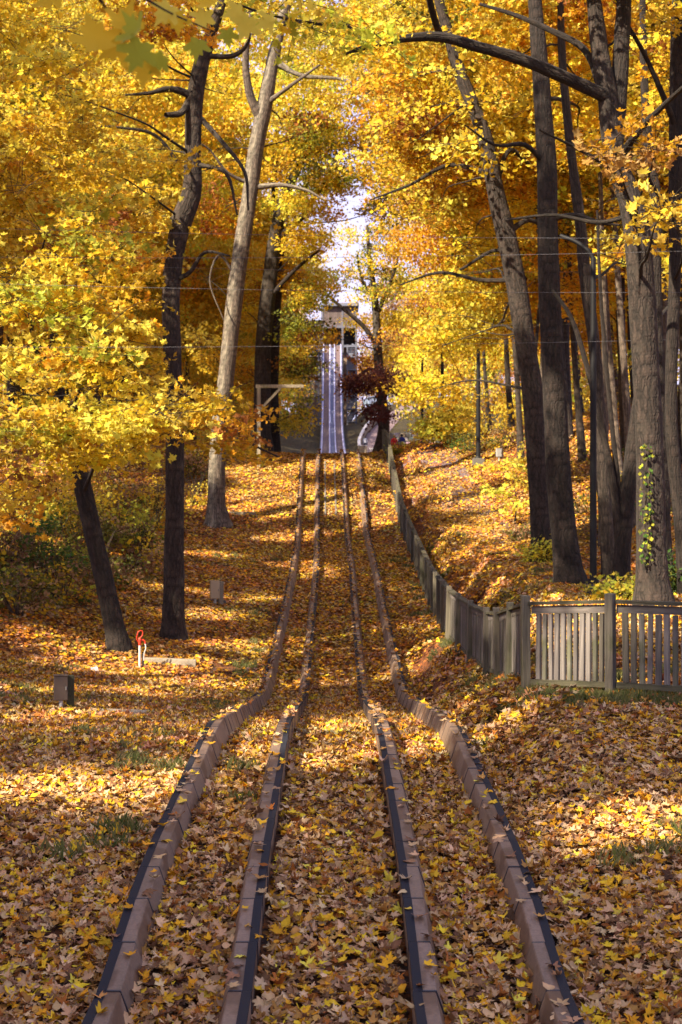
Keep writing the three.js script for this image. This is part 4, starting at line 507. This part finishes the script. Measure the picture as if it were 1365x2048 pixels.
function slab(x0, x1, py, h, depth, m, name, label, category, turn = 0.06) {  // a low kerb or board whose front edge runs from pixel x0 to x1 at row py
  const b = gp((x0 + x1) / 2, py), d = -b.z, w = (x1 - x0) * d / FPX, g = new RoundedBoxGeometry(w, h + 0.1, depth, 2, Math.min(0.012, h * 0.2)); g.translate(0, h / 2 - 0.05, -depth / 2);
  const p = g.attributes.position, u = g.attributes.uv; for (let k = 0; k < p.count; k++) u.setXY(k, p.getY(k) + p.getZ(k), p.getX(k)); const o = top(name, g, m, label, category); o.position.copy(b); o.rotation.y = turn; const dy = H(b.x + w / 2, d) - H(b.x - w / 2, d); o.rotation.z = Math.atan2(dy, w) * 0.5;
}
slab(288, 392, 1334, 0.13, 0.22, M.concrete, 'concrete_kerb', 'low concrete kerb behind the red handled hydrant', 'kerb');
slab(148, 292, 1430, 0.06, 0.2, M.concrete, 'concrete_kerb', 'low leaf strewn kerb beside the dark brown utility box', 'kerb', 0.05);
slab(448, 512, 1030, 0.12, 0.2, M.woodPale, 'timber_board', 'pale timber board lying beside the pale sunlit trunk', 'board');
slab(400, 452, 1207, 0.09, 0.2, M.woods[1], 'timber_board', 'grey timber board behind the tan utility box', 'board');
slab(770, 788, 1199, 0.06, 0.25, M.woods[2], 'timber_board', 'short grey board end beside the chute, on the fence side', 'board');
slab(545, 564, 1203, 0.06, 0.25, M.woods[2], 'timber_board', 'short grey board end beside the chute, on the utility box side', 'board');
slab(415, 470, 1134, 0.05, 0.2, M.woods[3], 'timber_board', 'half buried board on the slope between utility box and pale trunk', 'board');
{
  const gg = new THREE.PlaneGeometry(0.13, 0.16, 6, 6), p = gg.attributes.position; for (let i = 0; i < p.count; i++) p.setZ(i, Math.sin(p.getX(i) * 30) * 0.012 + Math.cos(p.getY(i) * 26) * 0.012); gg.computeVertexNormals(); const c = gp(190, 1350), o = top('paper_scrap', gg, new THREE.MeshStandardMaterial({ color: 0xe8e4e6, side: THREE.DoubleSide, roughness: 0.9 }), 'crumpled white scrap of paper lying in the leaves', 'paper'); o.position.copy(c).add(V(0, 0.07, 0)); o.rotation.set(-0.6, 0.4, 0.3);
}
for (const [dx, lab] of [[-0.24, 'thin pale strip on the leaves between the chutes, next to the hydrant side chute'], [0.16, 'thin pale strip on the leaves between the chutes, next to the fence side chute']]) { const list = []; for (let d = 53; d < 61.5; d += 0.5) list.push(prism(V(xc(d) + dx, H(xc(d), d) + 0.05, -d), V(xc(d + 0.5) + dx, H(xc(d + 0.5), d + 0.5) + 0.05, -d - 0.5), [[0.03, -0.06], [0.03, 0.02], [-0.03, 0.02], [-0.03, -0.06]], 1)); top('timber_strip', mergeGeometries(list), M.woods[2], lab, 'strip'); }
// lamp poles
function lampPole(px, yTop, yBase, w, d, label, foot, arm) {
  const b = foot === 'ground' || !d ? gp(px, yBase) : ground3((px - 682.5) / FPX * d, d); d = -b.z; const top_ = (1024 - yTop) / FPX * d, r = w * d / FPX / 2, h = top_ - b.y, o = thing('lamp_pole', label, 'lamp pole', b);
  mesh('pole', new THREE.CylinderGeometry(r * 0.72, r, h, 16), M.blackPole, o).position.y = h / 2;
  const f = mesh('foot', rbox(r * 4.6, 0.34, r * 4.6, 0.02), arm ? flat(0.03, 0.03, 0.045, 0.6) : flat(0.11, 0.10, 0.09, 0.9), o); f.position.y = 0.06;
  mesh('base_plate', new THREE.CylinderGeometry(r * 1.5, r * 1.7, 0.1, 16), M.blackPole, o).position.y = 0.27;
  if (arm) mesh('arm', new THREE.TubeGeometry(new THREE.CatmullRomCurve3([V(0, h - 0.02, 0), V(-0.08, h + 0.12, -0.02), V(-0.30, h + 0.30, -0.1), V(-0.55, h + 0.42, -0.2)]), 16, r * 0.62, 8), M.blackPole, o);
}
lampPole(1187, 515, 1192, 15, 25, 'tall black lamp pole standing behind the fence beside the thick brown trunk', 'd', true);
lampPole(957, 690, 928, 10, 0, 'black lamp pole on a concrete foot on the bank at the path bend', 'ground');
lampPole(885, 680, 860, 8, 75, 'thin black lamp pole above the bright yellow bush at the path crest', 'd');
lampPole(845, 700, 888, 6, 67.5, 'thinnest dark lamp pole at the far end of the path', 'd');
{ // timber frame: post, beam, brace
  const b = ground3((518 - 682.5) / FPX * 60, 60), d = 60, o = thing('timber_gantry', 'pale timber post with a long crossbeam and slanted brace beside the oaks', 'timber post', b), top_ = (1024 - 776) / FPX * d - b.y, s = d / FPX;
  mesh('post', rbox(0.15, top_ + 0.3, 0.15), M.woodPale, o).position.y = (top_ - 0.3) / 2;
  const bm = mesh('beam', rbox(96 * s, 0.14, 0.14), M.woodPale, o); bm.position.set(42 * s, top_ + 0.072, 0);
  const l = Math.hypot(42 * s, 44 * s), br = mesh('brace', rbox(0.10, l, 0.10), M.woodPale, o); br.position.set(23 * s, top_ - 22 * s, 0.0); br.rotation.z = -Math.atan2(42, 44);
}
// overhead wires, strung between trees outside the frame
[[470, 21, 0.3], [512, 21, 0.35], [580, 23, 0.3], [690, 24, 0.25], [540, 30, 0.3]].forEach(([py, d, sag], i) => { const y = (1024 - py) / FPX * d, x = 10; const pts = []; for (let k = -8; k <= 8; k++) pts.push(V(k / 8 * x, y + sag * ((k / 8) ** 2 - 0.1) * 0.5 + 0.02 * k * (i % 2 ? 1 : -0.4), -d - 0.4 * k / 8)); top('overhead_wire', new THREE.TubeGeometry(new THREE.CatmullRomCurve3(pts), 40, 0.0024, 6), flat(0.12, 0.12, 0.14, 0.7, 0), ['thin grey overhead wire, topmost of the lines crossing the run', 'thin grey overhead wire just under the topmost line', 'thin grey overhead wire level with the top of the tower', 'thin grey overhead wire, lowest of the lines across the run', 'faint far overhead wire between the upper pair and the tower top'][i], 'wire'); });

// ------------------------------------------------------------------ the far ramp, tower, walkway
const boardMap = tex(512, 512, (u, v) => { const b = Math.floor(u * 16), e = Math.abs(u * 16 - b - 0.5) > 0.45 ? 0.55 : 1, k = (0.78 + 0.22 * nz(b / 16 + 0.01, 0.5, 16, 2, 3) + 0.1 * nz(u, v, 90, 6, 5)) * e; return [0.86 * k, 0.80 * k, 0.76 * k]; }, true);
const boards = (r, g, b) => new THREE.MeshStandardMaterial({ color: new THREE.Color().setRGB(r, g, b), map: boardMap, roughness: 0.9 });
const RAMP = curve([[150, 6.0], [165, 6.95], [175, 7.95], [190, 10.2], [200, 12.1], [209, 14.9], [219, 20.6], [226, 26.5], [229, 26.9]]);
{
  const o = thing('toboggan_ramp', 'steep twin track wooden toboggan ramp with bright metal edges running down from the tower', 'toboggan ramp', ground3(-0.9, 170)), metal = flat(0.40, 0.40, 0.62, 0.5, 0), bed = boards(0.19, 0.15, 0.175), chan = flat(0.10, 0.11, 0.19, 0.8), steel = flat(0.12, 0.13, 0.18, 0.6, 0.3);
  const ds = []; for (let d = 152; d < 227; d += 2.5) ds.push(d); ds.push(227);
  const strip = (off, w, lift, h) => { const l = []; for (let i = 0; i < ds.length - 1; i++) l.push(prism(V(xc(ds[i]) + off, RAMP(ds[i]) + lift, -ds[i]).sub(o.position), V(xc(ds[i + 1]) + off, RAMP(ds[i + 1]) + lift, -ds[i + 1]).sub(o.position), [[w / 2, -h], [w / 2, 0], [-w / 2, 0], [-w / 2, -h]], 1)); return mergeGeometries(l); };
  for (const s of [-1, 1]) { mesh('track_bed', strip(s * 0.86, 0.86, -0.06, 0.12), bed, o); mesh('side_beam', strip(s * 1.52, 0.16, -0.1, 0.5), steel, o); for (const k of [0.36, 1.36]) mesh('metal_edge', strip(s * k, 0.16, 0.12, 0.26), metal, o); }
  mesh('middle_channel', strip(0, 0.5, -0.08, 0.1), chan, o);
  for (const d of [204, 210, 215, 220, 224]) for (const s of [-1, 1]) { const x = xc(d) + s * 1.52, y0 = H(x, d) - 0.3, y1 = RAMP(d) - 0.3; if (y1 - y0 < 0.5) continue; mesh('trestle_leg', rbox(0.22, y1 - y0, 0.22, 0.02), steel, o).position.copy(V(x, (y0 + y1) / 2, -d).sub(o.position)); if (s > 0) mesh('crossbeam', rbox(3.0, 0.16, 0.16, 0.02), steel, o).position.copy(V(xc(d), y1 - 0.4, -d).sub(o.position)); }
}
{
  const d0 = 228, b = V(0, H(-1, d0), -d0), o = thing('launch_tower', 'tall timber launch tower with boarded top and dark opening at the head of the ramp', 'tower', b), sc = d0 / FPX, X = (px) => (px - 682.5) * sc, Y = (py) => (1024 - py) * sc - b.y;
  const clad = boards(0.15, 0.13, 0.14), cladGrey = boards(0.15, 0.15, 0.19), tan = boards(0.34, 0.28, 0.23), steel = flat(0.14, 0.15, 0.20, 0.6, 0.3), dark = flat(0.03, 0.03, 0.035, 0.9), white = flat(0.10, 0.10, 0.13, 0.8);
  const bx = (name, x0, x1, y0, y1, z0, z1, m) => { const g = new THREE.BoxGeometry(x1 - x0, Math.abs(y1 - y0), Math.abs(z1 - z0)), p = g.attributes.position, u = g.attributes.uv; for (let k = 0; k < p.count; k++) u.setXY(k, (p.getX(k) + p.getZ(k)) * 0.25, p.getY(k) * 0.2); const q = mesh(name, g, m, o); q.position.set((x0 + x1) / 2, (y0 + y1) / 2, (z0 + z1) / 2); return q; };
  bx('fascia_panel', X(648), X(685), Y(651), Y(612), 0, -0.25, clad); bx('fascia_panel', X(686), X(713), Y(651), Y(612), 0.02, -0.25, clad);
  bx('roof', X(646), X(718), Y(613), Y(607), 0.8, -6.4, steel); bx('side_wall', X(713), X(714.5), Y(651), Y(612), 0.1, -6, cladGrey); bx('side_wall', X(646.5), X(648), Y(651), Y(612), 0.0, -6, cladGrey);
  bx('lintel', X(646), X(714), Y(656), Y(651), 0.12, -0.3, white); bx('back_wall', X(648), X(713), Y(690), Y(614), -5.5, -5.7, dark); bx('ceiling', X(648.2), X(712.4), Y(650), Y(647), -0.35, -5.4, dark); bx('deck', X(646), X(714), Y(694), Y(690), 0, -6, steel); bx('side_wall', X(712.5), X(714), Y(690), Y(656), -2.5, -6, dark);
  for (const px of [645, 685.5, 713]) bx('column', X(px) - 0.16, X(px) + 0.16, 0, Y(612), 0.1, -0.22, white);
  bx('rail_bar', X(650), X(684), Y(672), Y(670.5), -3, -3.1, white); for (let px = 652; px < 684; px += 3.2) bx('baluster', X(px) - 0.03, X(px) + 0.03, Y(689), Y(672), -3, -3.06, white);
  bx('wing_wall', X(590), X(644), Y(706), Y(642), 0, -4, cladGrey); bx('wing_roof', X(588), X(645), Y(642), Y(640), 0.3, -4.3, steel); bx('wing_window', X(622), X(632), Y(702), Y(697), 0.03, -0.1, dark);
  bx('board_wall', X(594), X(642), Y(845), Y(708), -3.4, -3.6, tan); bx('board_wall', X(687), X(694), Y(850), Y(694), -1.4, -1.6, tan); bx('board_wall', X(694), X(712), Y(800), Y(694), -4.4, -4.6, tan);
  for (const px of [594, 616, 638]) bx('trestle_leg', X(px) - 0.14, X(px) + 0.14, -0.5, Y(706), -0.2, -0.5, steel);
  for (const py of [763, 768, 835]) bx('crossbeam', X(594), X(642), Y(py + 1.2), Y(py - 1.2), -0.1, -0.3, steel);
  const brace = (x0, y0, x1, y1, z) => { const a = V(X(x0), Y(y0), z), c = V(X(x1), Y(y1), z), l = a.distanceTo(c), q = mesh('brace', rbox(0.12, l, 0.12, 0.01), steel, o); q.position.copy(a).lerp(c, 0.5); q.quaternion.setFromUnitVectors(V(0, 1, 0), c.sub(a).normalize()); };
  brace(616, 765, 638, 720, -0.35); brace(616, 720, 638, 765, -0.37); brace(594, 765, 616, 720, -0.35); brace(616, 830, 638, 770, -0.35); brace(622, 850, 640, 790, 0.3);
  for (const px of [695, 712]) for (const z of [0.5, -2]) bx('stair_post', X(px) - 0.08, X(px) + 0.08, -0.3, Y(690), z, z - 0.16, steel);
  for (let i = 0; i < 6; i++) { const y0 = 845 - i * 26; bx('landing', X(694), X(713), Y(y0), Y(y0 - 2), 0.6, -2.2, steel); for (let k = 0; k < 5; k++) bx('stair_rail', X(695), X(712), Y(y0 - 5 - k * 3) , Y(y0 - 5.6 - k * 3), 0.55, 0.5, steel); const a = V(X(697), Y(y0 - 1), -0.8), c = V(X(710), Y(y0 - 27), -0.8), q = mesh('stair_flight', rbox(0.9, a.distanceTo(c), 0.12, 0.01), steel, o); q.position.copy(a).lerp(c, 0.5); q.quaternion.setFromUnitVectors(V(0, 1, 0), c.clone().sub(a).normalize()); }
}
{ // low curved wall along the walkway
  const o = thing('walkway_wall', 'low pale curved wall edging the walkway on the ramp side', 'wall', ground3(2.4, 170)), c = new THREE.CatmullRomCurve3([[2.9, 163.5], [2.25, 166], [2.2, 172], [2.3, 179], [2.9, 188], [4.2, 199], [6.3, 210]].map((q) => V(q[0], 0, -q[1]))), l = [], cap = [];
  const pt = (t, up) => { const p = c.getPoint(t); return V(p.x, H(p.x, -p.z) + up, p.z).sub(o.position); };
  for (let i = 0; i < 24; i++) { l.push(prism(pt(i / 24, 0), pt((i + 1) / 24, 0), [[0.12, -0.3], [0.12, 1.0], [-0.12, 1.0], [-0.12, -0.3]], 1)); cap.push(prism(pt(i / 24, 1.0), pt((i + 1) / 24, 1.0), [[0.18, 0.003], [0.18, 0.12], [-0.18, 0.12], [-0.18, 0.003]], 1)); }
  mesh('wall_body', mergeGeometries(l), boards(0.42, 0.40, 0.36), o); mesh('coping', mergeGeometries(cap), flat(0.40, 0.38, 0.42, 0.8), o);
  const s = thing('stone_wall', 'grey stone retaining wall beyond the crest of the path', 'wall', ground3(7, 128)); rnd = mulberry(31);
  for (let j = 0; j < 3; j++) for (let i = 0; i < 9; i++) { const q = mesh('stone', rbox(rr(0.42, 0.56), rr(0.34, 0.4), 0.45, 0.06), flat(rr(0.25, 0.42), rr(0.25, 0.4), rr(0.26, 0.4), 0.95), s); q.position.set(-2 + i * 0.54 + (j % 2) * 0.25, 0.9 + j * 0.4, rr(-0.04, 0.04)); }
  mesh('wall_core', rbox(5.2, 2.4, 0.4), flat(0.18, 0.18, 0.18, 1), s).position.set(0, 0.7, -0.1);
}

// ------------------------------------------------------------------ people and the dog
function body(bones, colorAt, size, res = 72) {         // bones: [a, b, ra, rb]
  const mc = new MarchingCubes(res, M.litter, false, false, 60000), n = res; mc.isolation = 0; const half = size / 2, f = mc.field;
  for (let k = 0; k < n; k++) for (let j = 0; j < n; j++) for (let i = 0; i < n; i++) {
    const x = (i - n / 2) / (n / 2) * half, y = (j - n / 2) / (n / 2) * half, z = (k - n / 2) / (n / 2) * half; let s = 1e9;
    for (const [a, b, ra, rb] of bones) { const bx = b.x - a.x, by = b.y - a.y, bz = b.z - a.z, t = clamp(((x - a.x) * bx + (y - a.y) * by + (z - a.z) * bz) / (bx * bx + by * by + bz * bz + 1e-9), 0, 1), q = Math.hypot(x - a.x - bx * t, y - a.y - by * t, z - a.z - bz * t) - (ra + (rb - ra) * t), kk = 0.035, h = clamp(0.5 + 0.5 * (s - q) / kk, 0, 1); s = s > 1e8 ? q : s * (1 - h) + q * h - kk * h * (1 - h); }
    f[i + j * n + k * n * n] = -s;
  }
  mc.update(); const c = mc.count, p = mc.positionArray.slice(0, c * 3), nn = mc.normalArray.slice(0, c * 3), col = new Float32Array(c * 3);
  for (let i = 0; i < c; i++) { for (let q = 0; q < 3; q++) p[i * 3 + q] *= half; col.set(colorAt(p[i * 3], p[i * 3 + 1], p[i * 3 + 2]), i * 3); }
  const g = new THREE.BufferGeometry(); g.setAttribute('position', new THREE.BufferAttribute(p, 3)); g.setAttribute('normal', new THREE.BufferAttribute(nn, 3)); g.setAttribute('color', new THREE.BufferAttribute(col, 3)); return g;
}
M.body = new THREE.MeshStandardMaterial({ vertexColors: true, roughness: 0.9, side: THREE.DoubleSide });
function person(pos, turn, h, jacket, legs, hair, label, stride) {
  const y = (t) => (t - 0.5) * 1.76, B = [], add = (a, b, ra, rb) => B.push([V(...a), V(...b), ra, rb]);
  add([0, y(0.60), 0], [0, y(0.80), -0.01], 0.135, 0.155); add([-0.15, y(0.795), 0], [0.15, y(0.795), 0], 0.075, 0.075); add([0, y(0.53), 0], [0, y(0.60), 0], 0.145, 0.14); add([0, y(0.82), 0], [0, y(0.89), 0.01], 0.055, 0.05);
  add([0, y(0.925), 0.012], [0, y(0.955), 0.005], 0.085, 0.09); add([0, y(0.935), 0.09], [0, y(0.925), 0.105], 0.016, 0.014); for (const s of [-1, 1]) add([s * 0.088, y(0.935), 0], [s * 0.094, y(0.93), -0.005], 0.018, 0.016);
  for (const s of [-1, 1]) { const st = stride * s, hip = [s * 0.085, y(0.53), 0], kn = [s * 0.09, y(0.285), 0.10 * st + 0.05 * stride], an = [s * 0.09, y(0.045), 0.22 * st - 0.03], toe = [s * 0.1, y(0.022), 0.22 * st + 0.12]; add(hip, kn, 0.088, 0.062); add(kn, an, 0.06, 0.044); add(an, toe, 0.045, 0.036); const sh = [s * 0.19, y(0.79), 0], el = [s * 0.245, y(0.63), -0.06 * st - 0.02], wr = [s * 0.235, y(0.49), 0.05 - 0.10 * st], hd = [s * 0.23, y(0.45), 0.07 - 0.11 * st]; add(sh, el, 0.062, 0.05); add(el, wr, 0.05, 0.038); add(wr, hd, 0.034, 0.03); for (let q = 0; q < 5; q++) add([hd[0] + (q - 2) * 0.013, hd[1], hd[2]], [hd[0] + (q - 2) * 0.017, hd[1] - (q === 0 ? 0.03 : 0.065 + 0.01 * Math.sin(q)), hd[2] + 0.02], 0.010, 0.008); }
  const skin = [0.42, 0.26, 0.19];
  const g = body(B, (px, py, pz) => py > y(0.86) ? (py > y(0.945) || pz < -0.015 ? hair : skin) : py < y(0.035) ? [0.04, 0.035, 0.03] : Math.abs(px) > 0.2 && py < y(0.495) ? skin : py < y(0.55) && Math.abs(px) < 0.205 ? legs : jacket, 1.86, 84);
  const o = new THREE.Mesh(g, M.body); o.name = numbered('person'); o.castShadow = true; o.position.copy(pos).add(V(0, 0.88 * h / 1.76, 0)); o.rotation.y = turn; o.scale.setScalar(h / 1.76); scene.add(o); tag(o, label, 'person'); return o;
}
{
  const at = (px, d) => ground3((px - 682.5) / FPX * d, d, 0.04);
  person(at(731, 172), Math.PI, 1.76, [0.34, 0.36, 0.46], [0.03, 0.035, 0.07], [0.05, 0.04, 0.04], 'person in a grey jacket and navy trousers walking away up the walkway', 0.9);
  person(at(757, 170), Math.PI * 0.8, 1.7, [0.03, 0.03, 0.035], [0.03, 0.03, 0.04], [0.05, 0.04, 0.03], 'person in dark clothes partly hidden by the fence on the walkway', 0.6);
  person(at(789, 100), Math.PI * 1.05, 1.62, [0.62, 0.03, 0.035], [0.05, 0.05, 0.09], [0.35, 0.22, 0.08], 'person in a red jacket behind the crest of the path', 0.7);
  person(at(804, 102), Math.PI * 0.95, 1.74, [0.03, 0.05, 0.30], [0.04, 0.04, 0.06], [0.04, 0.03, 0.03], 'person in a dark blue jacket behind the crest of the path', 0.7);
  const B = [], add = (a, b, ra, rb) => B.push([V(...a), V(...b), ra, rb]);
  add([0, 0.02, -0.2], [0, 0.04, 0.16], 0.10, 0.125); add([0, 0.08, 0.18], [0, 0.2, 0.30], 0.08, 0.07); add([0, 0.22, 0.31], [0, 0.19, 0.42], 0.075, 0.035); for (const s of [-1, 1]) { add([s * 0.05, 0.27, 0.30], [s * 0.075, 0.2, 0.29], 0.025, 0.015); add([s * 0.07, 0, 0.15], [s * 0.07, -0.13, 0.13], 0.045, 0.03); add([s * 0.07, -0.13, 0.13], [s * 0.07, -0.27, 0.15], 0.028, 0.026); add([s * 0.07, 0, -0.2], [s * 0.07, -0.1, -0.15], 0.06, 0.035); add([s * 0.07, -0.1, -0.15], [s * 0.07, -0.17, -0.23], 0.033, 0.024); add([s * 0.07, -0.17, -0.23], [s * 0.07, -0.27, -0.2], 0.024, 0.024); } add([0, 0.06, -0.26], [0, 0.2, -0.36], 0.03, 0.015);
  const g = body(B, () => [0.72, 0.70, 0.70], 0.95, 64), o = new THREE.Mesh(g, M.body); o.name = 'dog'; o.position.copy(at(745, 168)).add(V(0, 0.28, 0)); o.rotation.y = 1.2; scene.add(o); tag(o, 'small white dog on the walkway near the person in dark clothes', 'dog');
}
{ // car on the far hill
  const d = 221, x = (756 - 682.5) / FPX * d, o = thing('parked_car', 'pale blue car parked on the far hill behind the maroon leaves', 'car', ground3(x, d), 0.5), paint = new THREE.MeshPhysicalMaterial({ color: new THREE.Color().setRGB(0.38, 0.48, 0.66), roughness: 0.3, clearcoat: 1 }), glass = flat(0.04, 0.05, 0.06, 0.1), tyre = flat(0.02, 0.02, 0.02, 0.9), rim = flat(0.5, 0.5, 0.5, 0.3, 0.8);
  const prof = (pts, w, bev, m, name) => { const s = new THREE.Shape(pts.map((q) => new THREE.Vector2(...q))), g = new THREE.ExtrudeGeometry(s, { depth: w - 2 * bev, bevelEnabled: true, bevelSize: bev, bevelThickness: bev, bevelSegments: 3 }); g.translate(0, 0, -w / 2 + bev); return mesh(name, g, m, o); };
  prof([[-2.1, 0.35], [2.1, 0.35], [2.15, 0.6], [2.05, 0.85], [1.2, 0.98], [-2.0, 1.0], [-2.15, 0.7]], 1.8, 0.1, paint, 'body'); prof([[0.95, 1.0], [0.35, 1.42], [-1.2, 1.44], [-1.85, 1.0]], 1.56, 0.06, glass, 'window'); prof([[0.36, 1.46], [0.1, 1.52], [-1.0, 1.53], [-1.25, 1.47]], 1.42, 0.05, paint, 'roof');
  for (const [wx, wz] of [[1.35, 0.82], [1.35, -0.82], [-1.35, 0.82], [-1.35, -0.82]]) { const w = mesh('wheel', new THREE.CylinderGeometry(0.33, 0.33, 0.2, 20).rotateX(Math.PI / 2), tyre, o); w.position.set(wx, 0.33, wz); const r = mesh('rim', new THREE.CylinderGeometry(0.2, 0.2, 0.22, 14).rotateX(Math.PI / 2), rim, w); r.position.z = 0; }
  for (const s of [-1, 1]) mesh('headlight', rbox(0.08, 0.14, 0.36, 0.03), flat(0.7, 0.7, 0.7, 0.2), o).position.set(2.16, 0.72, s * 0.6);
}

// ------------------------------------------------------------------ leafy bough hanging close to the camera
{
  rnd = mulberry(412);
  const o = thing('overhanging_bough', 'blurred maple bough with large yellow green leaves hanging close above the camera', 'bough', P(230, -40, 3.7)), rel = (px, py, d) => P(px, py, d).sub(o.position);
  mesh('twig', tube([rel(60, -160, 3.3), rel(150, -60, 3.6), rel(215, 20, 3.8), rel(250, 85, 3.9)], [0.008, 0.006, 0.004, 0.002], 6, 6, 0), M.twig, o); mesh('twig', tube([rel(150, -60, 3.6), rel(260, -20, 3.9), rel(330, 20, 4.2), rel(420, 60, 5.2)], [0.006, 0.005, 0.003, 0.002], 6, 6, 0), M.twig, o);
  const lm = (n) => { const m = M.leaf.clone(); m.vertexColors = false; m.color.setRGB(...PAL[n]); return m; }, mats = { y: lm('lemon'), g: lm('gold'), l: lm('lime'), e: lm('olive') };
  for (const [px, py, d, s, m, rz] of [[190, 75, 3.8, 0.13, 'g', 0.3], [250, 40, 3.8, 0.10, 'g', -0.4], [268, 60, 3.7, 0.10, 'l', 0.6], [230, 95, 3.9, 0.10, 'g', 2.2], [275, 110, 3.7, 0.10, 'l', 2.8], [290, 140, 3.9, 0.09, 'g', 3.0], [320, 125, 3.9, 0.07, 'l', 2.4], [100, -5, 3.6, 0.09, 'g', 2.4], [330, 25, 4.3, 0.09, 'y', 2.5], [355, 40, 4.6, 0.09, 'g', 3.1], [405, 40, 5.2, 0.09, 'y', 2.8], [395, 95, 5.4, 0.10, 'l', 3.0], [470, 25, 5.4, 0.09, 'y', 1.9], [490, 55, 5.4, 0.11, 'y', 2.7], [535, 45, 5.3, 0.09, 'y', 2.0], [410, 5, 5.2, 0.09, 'g', 1.0], [455, 75, 5.4, 0.08, 'l', 3.3]]) { const q = mesh('leaf', pick(mapleLeaves), mats[m], o); q.position.copy(rel(px, py, d)); q.scale.setScalar(s); q.quaternion.setFromEuler(new THREE.Euler(1.35 + rr(-0.4, 0.4), rr(-0.5, 0.5), 0, 'YXZ')).premultiply(new THREE.Quaternion().setFromAxisAngle(V(0, 0, 1), rz)); }
}
renderer.render(scene, camera);
